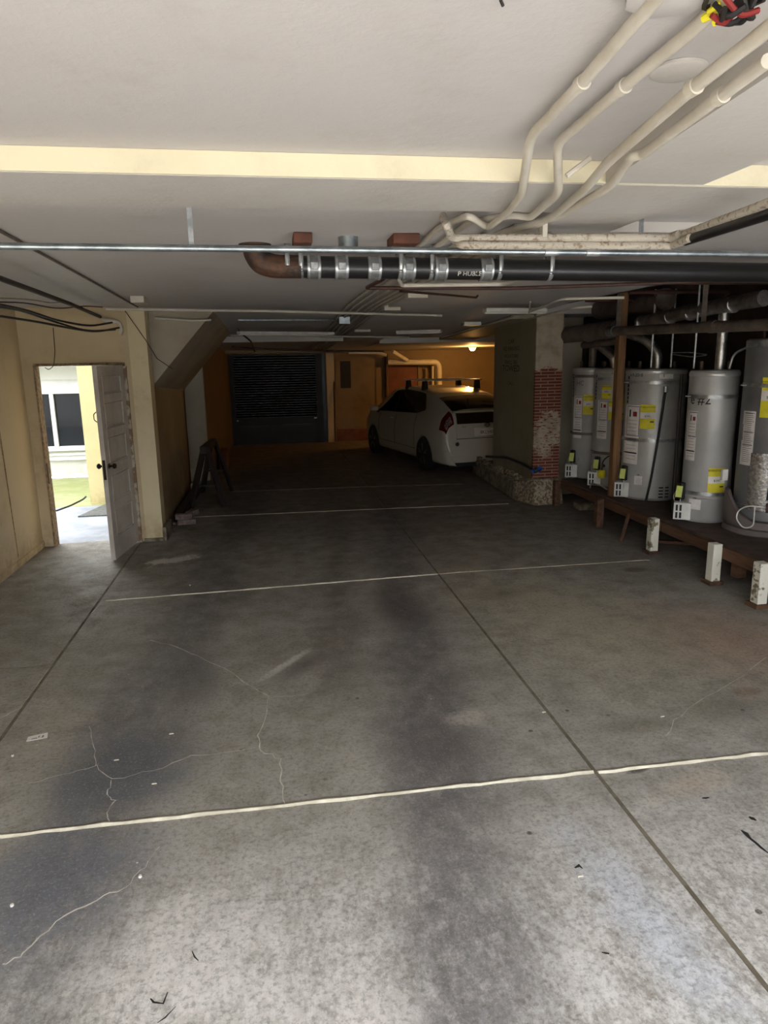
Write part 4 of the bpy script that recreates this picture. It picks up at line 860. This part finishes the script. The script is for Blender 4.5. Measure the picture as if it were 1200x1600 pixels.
for i, (px, py) in enumerate(((268,1147),(241,1225),(182,1188),(505,1250),(1035,1120),(907,1370),(850,1113),(1100,1185))):
    p = PZ(px, py); o = MB().add([(p[0]-.012,p[1]-.004,.0005),(p[0]+.013,p[1]-.002,.0005),(p[0]+.011,p[1]+.006,.0005),(p[0]-.010,p[1]+.004,.0005),(p[0]-.01,p[1],.005),(p[0]+.011,p[1]+.001,.004)], [(3,2,1,0),(0,1,5,4),(1,2,5),(2,3,4,5),(3,0,4)])
    tag(o.build('dry_leaf_scrap', m_joint), 'tiny pale scrap of dry leaf '+('in the bluish stain above the paper ticket\'s right','just above the nearest white joint at left','left of the branching crack','just below the middle of the nearest joint','on the right floor by the faint crack','on the lower right floor beyond the long joint','on the long joint\'s left side in the middle distance','nearest the right edge above the white joint')[i], 'leaf scrap', 'leaf scraps on the floor')
def oil(pix, r, lab):
    pts = [Vector(PZ(*q, .0012)) for q in pix]; vs = []
    for i, p in enumerate(pts):
        d = (pts[min(i+1,len(pts)-1)]-pts[max(i-1,0)]).normalized(); n_ = Vector((-d.y, d.x, 0))*r*random.uniform(.6, 1.5)*(1 if 0 < i < len(pts)-1 else .4)
        vs.append([p-n_, p+n_])
    MB().grid(vs).build('oil_stain', m_ink, floor, smooth=False)
oil([(1158,1297),(1165,1302),(1172,1310),(1180,1316),(1190,1325),(1202,1334)], .008, ''); oil([(1170,1276),(1176,1279),(1182,1282)], .011, '')
oil([(1097,1247),(1102,1247),(1108,1246)], .007, ''); oil([(940,1488),(946,1489),(952,1490)], .006, ''); oil([(898,1356),(905,1352),(910,1357)], .007, '')
oil([(300,1486),(304,1495),(310,1501)], .003, ''); oil([(235,1560),(240,1566),(255,1568),(262,1550)], .0035, ''); oil([(246,1598),(258,1590),(275,1572)], .003, '')

# ------------------------------------------------------------------ hatchback
SS = [0, .03, .07, .14, .30, .6, 1.0, 1.5, 2.2, 2.8, 3.2, 3.6, 3.8, 3.95, 4.2, 4.38, 4.47]
ZT = [.60, .66, 1.02, 1.12, 1.185, 1.29, 1.39, 1.455, 1.49, 1.45, 1.35, 1.17, 1.06, 1.0, .88, .76, .62]
ZB = [.50, .58, .90, .95, .98, 1.0, 1.0, .98, .95, .93, .92, .92, .92, .90, .82, .70, .56]
WP = [.84, .88, .92, .945, .975, .995, 1, 1, 1, 1, 1, 1, .985, .965, .91, .80, .66]
WR = [.60, .60, .62, .62, .62, .60, .585, .58, .58, .58, .58, .60, .64, .68, .68, .62, .52]
def S(s, v):
    i_ = lambda T: float(np.interp(s, SS, T))
    zt_, zb, wp, wr_ = i_(ZT), i_(ZB), i_(WP), i_(WR)
    sec = [(0,.19),(.78*wp,.19),(.855*wp,.36),(.872*wp,min(.62,zb*.85)),(.855*wp,zb*.5+min(.62,zb*.85)*.5+.0),(.80*wp,zb),(wr_,max(zb+.01,zt_-.045)),(wr_*.62,zt_-.008),(0,zt_)]
    # catmull-rom along v with linear fallback at ends
    k = min(int(v), len(sec)-2); t = v-k
    p0, p1, p2, p3 = sec[max(k-1,0)], sec[k], sec[k+1], sec[min(k+2,len(sec)-1)]
    if k == len(sec)-2: p3 = (-p1[0], p1[1])
    out = []
    for a_ in (0, 1):
        m1, m2 = (p2[a_]-p0[a_])*.5*.6, (p3[a_]-p1[a_])*.5*.6
        out.append((2*t**3-3*t*t+1)*p1[a_]+(t**3-2*t*t+t)*m1+(-2*t**3+3*t*t)*p2[a_]+(t**3-t*t)*m2)
    return Vector((-out[0], s-.86, out[1]))   # left half, y forward, origin under the rear axle
def SN(s, v, d, side=1):
    e = .01; a, b, c_ = S(s, v), S(s+e, v), S(s, min(v+e, 7.999)) if v < 7.98 else None
    n = ((b-a).cross((c_-a))).normalized() if c_ else Vector((0,0,1))
    if n.dot(Vector((a.x, 0, a.z-.7))) < 0: n = -n
    p = a+n*d; return Vector((p.x*side, p.y, p.z))
car_dir = math.radians(11.5)
rear_axle = Vector((2.76, 12.5, 0))+Vector((math.cos(car_dir), math.sin(car_dir), 0))*.78
car = empty('hatchback_car', rear_axle, 'white hatchback car with roof bars parked in the lit bay behind the pillar', 'car', rz=car_dir)
st_ = sorted(set([round(x, 3) for x in list(np.linspace(0, .3, 16))+list(np.linspace(.3, 4.47, 56))]))
vv = list(np.linspace(0, 8, 49))
rows = []
for s in st_:
    L = [S(s, v) for v in vv]; Rr = [Vector((-p.x, p.y, p.z)) for p in reversed(L[1:-1])]
    rows.append(L+Rr)
bm_ = MB(); n_ = len(rows[0])
bm_.add([p for r_ in rows for p in r_], [(i*n_+j, i*n_+(j+1)%n_, (i+1)*n_+(j+1)%n_, (i+1)*n_+j) for i in range(len(rows)-1) for j in range(n_)]+[tuple(range(n_)), tuple((len(rows)-1)*n_+j for j in range(n_-1, -1, -1))])
body = bm_.build('body', m_carp, car, local=True)
import bmesh
bmm = bmesh.new(); bmm.from_mesh(body.data); bmesh.ops.recalc_face_normals(bmm, faces=bmm.faces); bmm.to_mesh(body.data); bmm.free()
cutters = []
for s in (.86, 3.56):
    for sd_ in (-1, 1):
        cm = MB().lathe([(.345,-.16),(.345,.16)], (sd_*.83, s-.86, .31), 40, 'x'); c_ = cm.build('cut', m_black, car, local=True)
        md = body.modifiers.new('cut', 'BOOLEAN'); md.operation = 'DIFFERENCE'; md.solver = 'EXACT'; md.object = c_; cutters.append(c_)
bpy.context.view_layer.update()
dg = bpy.context.evaluated_depsgraph_get(); me = bpy.data.meshes.new_from_object(body.evaluated_get(dg)); body.modifiers.clear(); body.data = me
me.shade_smooth(); me.set_sharp_from_angle(angle=math.radians(40))
for c_ in cutters: bpy.data.objects.remove(c_)
MB().box(-.7,.7,-.75,3.4,.15,.24).build('underbody', m_black, car, local=True)
for sd_ in (1, -1):
    wn = MB(); g = []
    s0, s1 = 1.0, 3.42
    for i in range(33):
        s = s0+(s1-s0)*i/32; t = i/32
        lo = 5.12; hi = 5.9
        if t < .12: hi = 5.35+(5.88-5.35)*t/.12; lo = 5.28-(.16)*t/.12
        if t > .70: hi = 5.9-(.72)*(t-.70)/.30
        g.append([SN(s, lo+(hi-lo)*k/5, .004, sd_) for k in range(6)])
    wn.grid(g); sw = wn.build('side_window', m_glass, car, local=True)
    pl = MB()
    for sc in (1.62, 2.42): pl.grid([[SN(sc+dx, 5.1+.8*k/6, .006, sd_) for k in range(7)] for dx in (0, .035)])
    pl.build('window_pillar', m_black, sw, local=True)
    lm = MB().grid([[SN(s, 4.0+1.85*k/10, .006, sd_) for k in range(11)] for s in np.linspace(.062, .25, 9)]).build('tail_lamp', m_tail, car, local=True)
    MB().grid([[SN(s, 4.4+1.2*k/8, .010, sd_) for k in range(9)] for s in np.linspace(.066, .13, 6)]).build('clear_lens', m_tailc, lm, local=True)
    sm_ = MB()
    for sc in (1.28, 2.28, 3.18): sm_.tube([SN(sc, 2+(5.0-2)*k/10, .0, sd_) for k in range(11)], .005, 5)
    sm_.tube([SN(s, 2.1, .0, sd_) for s in np.linspace(1.25, 3.2, 12)], .005, 5)
    sm_.build('door_seam', m_black, car, local=True)
    for sc in (1.50, 2.50): MB().tube([SN(sc-.07, 4.55, .004, sd_), SN(sc-.05, 4.55, .03, sd_), SN(sc+.07, 4.55, .03, sd_), SN(sc+.09, 4.55, .004, sd_)], .012, 8, fillet=.02).build('door_handle', m_carp, car, local=True)
    mr = MB().lathe([(.02,-.10),(.07,-.08),(.085,0),(.07,.07),(.02,.085)], (-sd_*.93, 2.40, 1.0), 16, 'x'); mr.v = [(x, y, 1.0+(z-1.0)*.75) for x, y, z in mr.v]
    mo = mr.build('wing_mirror', m_carp, car, local=True); MB().beam((-sd_*.82,2.42,.93),(-sd_*.9,2.40,.97), .04, .04).build('mirror_arm', m_black, mo, local=True)
    for sw_ in (.86, 3.56):
        cxw = -sd_*.775
        ty = MB().lathe([(.20,-.1),(.29,-.1),(.312,-.08),(.317,0),(.312,.08),(.29,.1),(.20,.1)], (cxw, sw_-.86, .317), 40, 'x').build('wheel', m_tyre, car, local=True)
        rm = MB().lathe([(.205,-.09),(.205,.09),(.19,.095),(.185,.06),(.03,.05)], (0,0,0), 40, 'x')
        rm.v = [(cxw-sd_*x, y+sw_-.86, z+.317) for x, y, z in rm.v]; rm.build('rim', m_rail, ty, local=True)
        sp = MB()
        for k in range(5):
            a = 2*math.pi*k/5+.3
            for da in (-.13, .13): sp.beam((cxw-sd_*.085, sw_-.86+.03*math.cos(a), .317+.03*math.sin(a)), (cxw-sd_*.093, sw_-.86+.195*math.cos(a+da), .317+.195*math.sin(a+da)), .028, .015)
        sp.lathe([(.045,-.005),(.045,.012),(.02,.016)], (cxw-sd_*.085, sw_-.86, .317), 16, 'x')
        sp.build('spokes', m_rim, ty, local=True)
# rear glass, windscreen
g = []
for s in np.linspace(.19, .80, 14):
    half = [SN(s, 6.12+(7.99-6.12)*k/8, .004) for k in range(9)]; g.append(half+[Vector((-p.x, p.y, p.z)) for p in reversed(half[:-1])])
rg = MB().grid(g).build('rear_window', m_glass, car, local=True)
MB().tube([Vector((.05,-.50,1.245)), Vector((.28,-.56,1.225))], .008, 6).build('wiper', m_black, rg, local=True)
g = []
for s in np.linspace(2.95, 3.66, 14):
    half = [SN(s, 6.1+(7.99-6.1)*k/8, .004) for k in range(9)]; g.append(half+[Vector((-p.x, p.y, p.z)) for p in reversed(half[:-1])])
MB().grid(g).build('windscreen', m_glass, car, local=True)
yb = -.86
MB().prism([(-.64,1.085),(.64,1.085),(.62,1.12),(-.62,1.12)], 'y', yb+.035, yb+.16).build('spoiler', m_carp, car, local=True, bevel=.012)
def rearface(x0, x1, z0, z1, off): # tilted plate resting on the tailgate
    f_ = lambda z: yb+float(np.interp(z, [.55, .66, 1.02, 1.12], [.0, .028, .066, .13]))-off
    return MB().add([(x0,f_(z0),z0),(x1,f_(z0),z0),(x1,f_(z1),z1),(x0,f_(z1),z1),(x0,f_(z0)+off+.02,z0),(x1,f_(z0)+off+.02,z0),(x1,f_(z1)+off+.02,z1),(x0,f_(z1)+off+.02,z1)], [(0,1,2,3),(7,6,5,4),(0,4,5,1),(1,5,6,2),(2,6,7,3),(3,7,4,0)])
rearface(-.58,.58,.90,1.08,.03).build('lower_rear_glass', m_glass, car, local=True)
rearface(-.60,.60,.66,.895,.006).build('tailgate_panel', m_carp, car, local=True, bevel=.003)
rearface(-.60,.60,.64,.65,.008).build('tailgate_seam', m_black, car, local=True)
pw = rearface(-.26,.26,.68,.82,.009).build('plate_recess', m_doorw, car, local=True)
pn = rearface(-.155,.155,.69,.80,.014).build('licence_plate', m_paper, car, local=True)
MB().text('8KLV472', .085, lambda c: (c.x*.95, yb+.012-abs(c.z), .715+c.y), .001).build('plate_number', m_ink, pn, local=True, smooth=False)
eb = MB()
for rx, rz_ in ((.055,.036),(.022,.034),(.04,.014)):
    eb.tube([(rx*math.cos(a), yb+.042, .862+rz_*math.sin(a)) for a in np.linspace(0, 2*math.pi, 25)], .005, 6)
eb.build('emblem', m_rail, car, local=True)
MB().text('PRIUS', .035, lambda c: (-.45+c.x, yb+.038-abs(c.z), .835+c.y), .001).build('badge', m_rail, car, local=True, smooth=False)
MB().prism([(-.68,.20),(.68,.20),(.74,.36),(-.74,.36)], 'y', yb-.012, yb+.1).build('bumper_valance', m_carp, car, local=True, bevel=.01)
MB().prism([(-.60,.17),(.60,.17),(.66,.24),(-.66,.24)], 'y', yb-.02, yb+.1).build('bumper_lip', m_black, car, local=True)
MB().lathe([(.035,0),(.03,.004)], (-.60, yb-.004, .56), 16, 'y').build('round_sticker', m_ink, car, local=True)
for yb_ in (.62, 1.42):
    MB().beam((-.66,yb_,1.60),(.66,yb_,1.60), .06, .025).build('roof_bar', m_bar, car, local=True, bevel=.006)
    for sd_ in (-1, 1): MB().prism([(sd_*.50,1.44),(sd_*.60,1.42),(sd_*.58,1.595),(sd_*.52,1.595)], 'y', yb_-.06, yb_+.06).build('roof_bar_foot', m_black, car, local=True, bevel=.008)
MB().tube([(0,-.1,1.42),(0,-.2,1.52)], .006, 6).build('aerial', m_black, car, local=True)
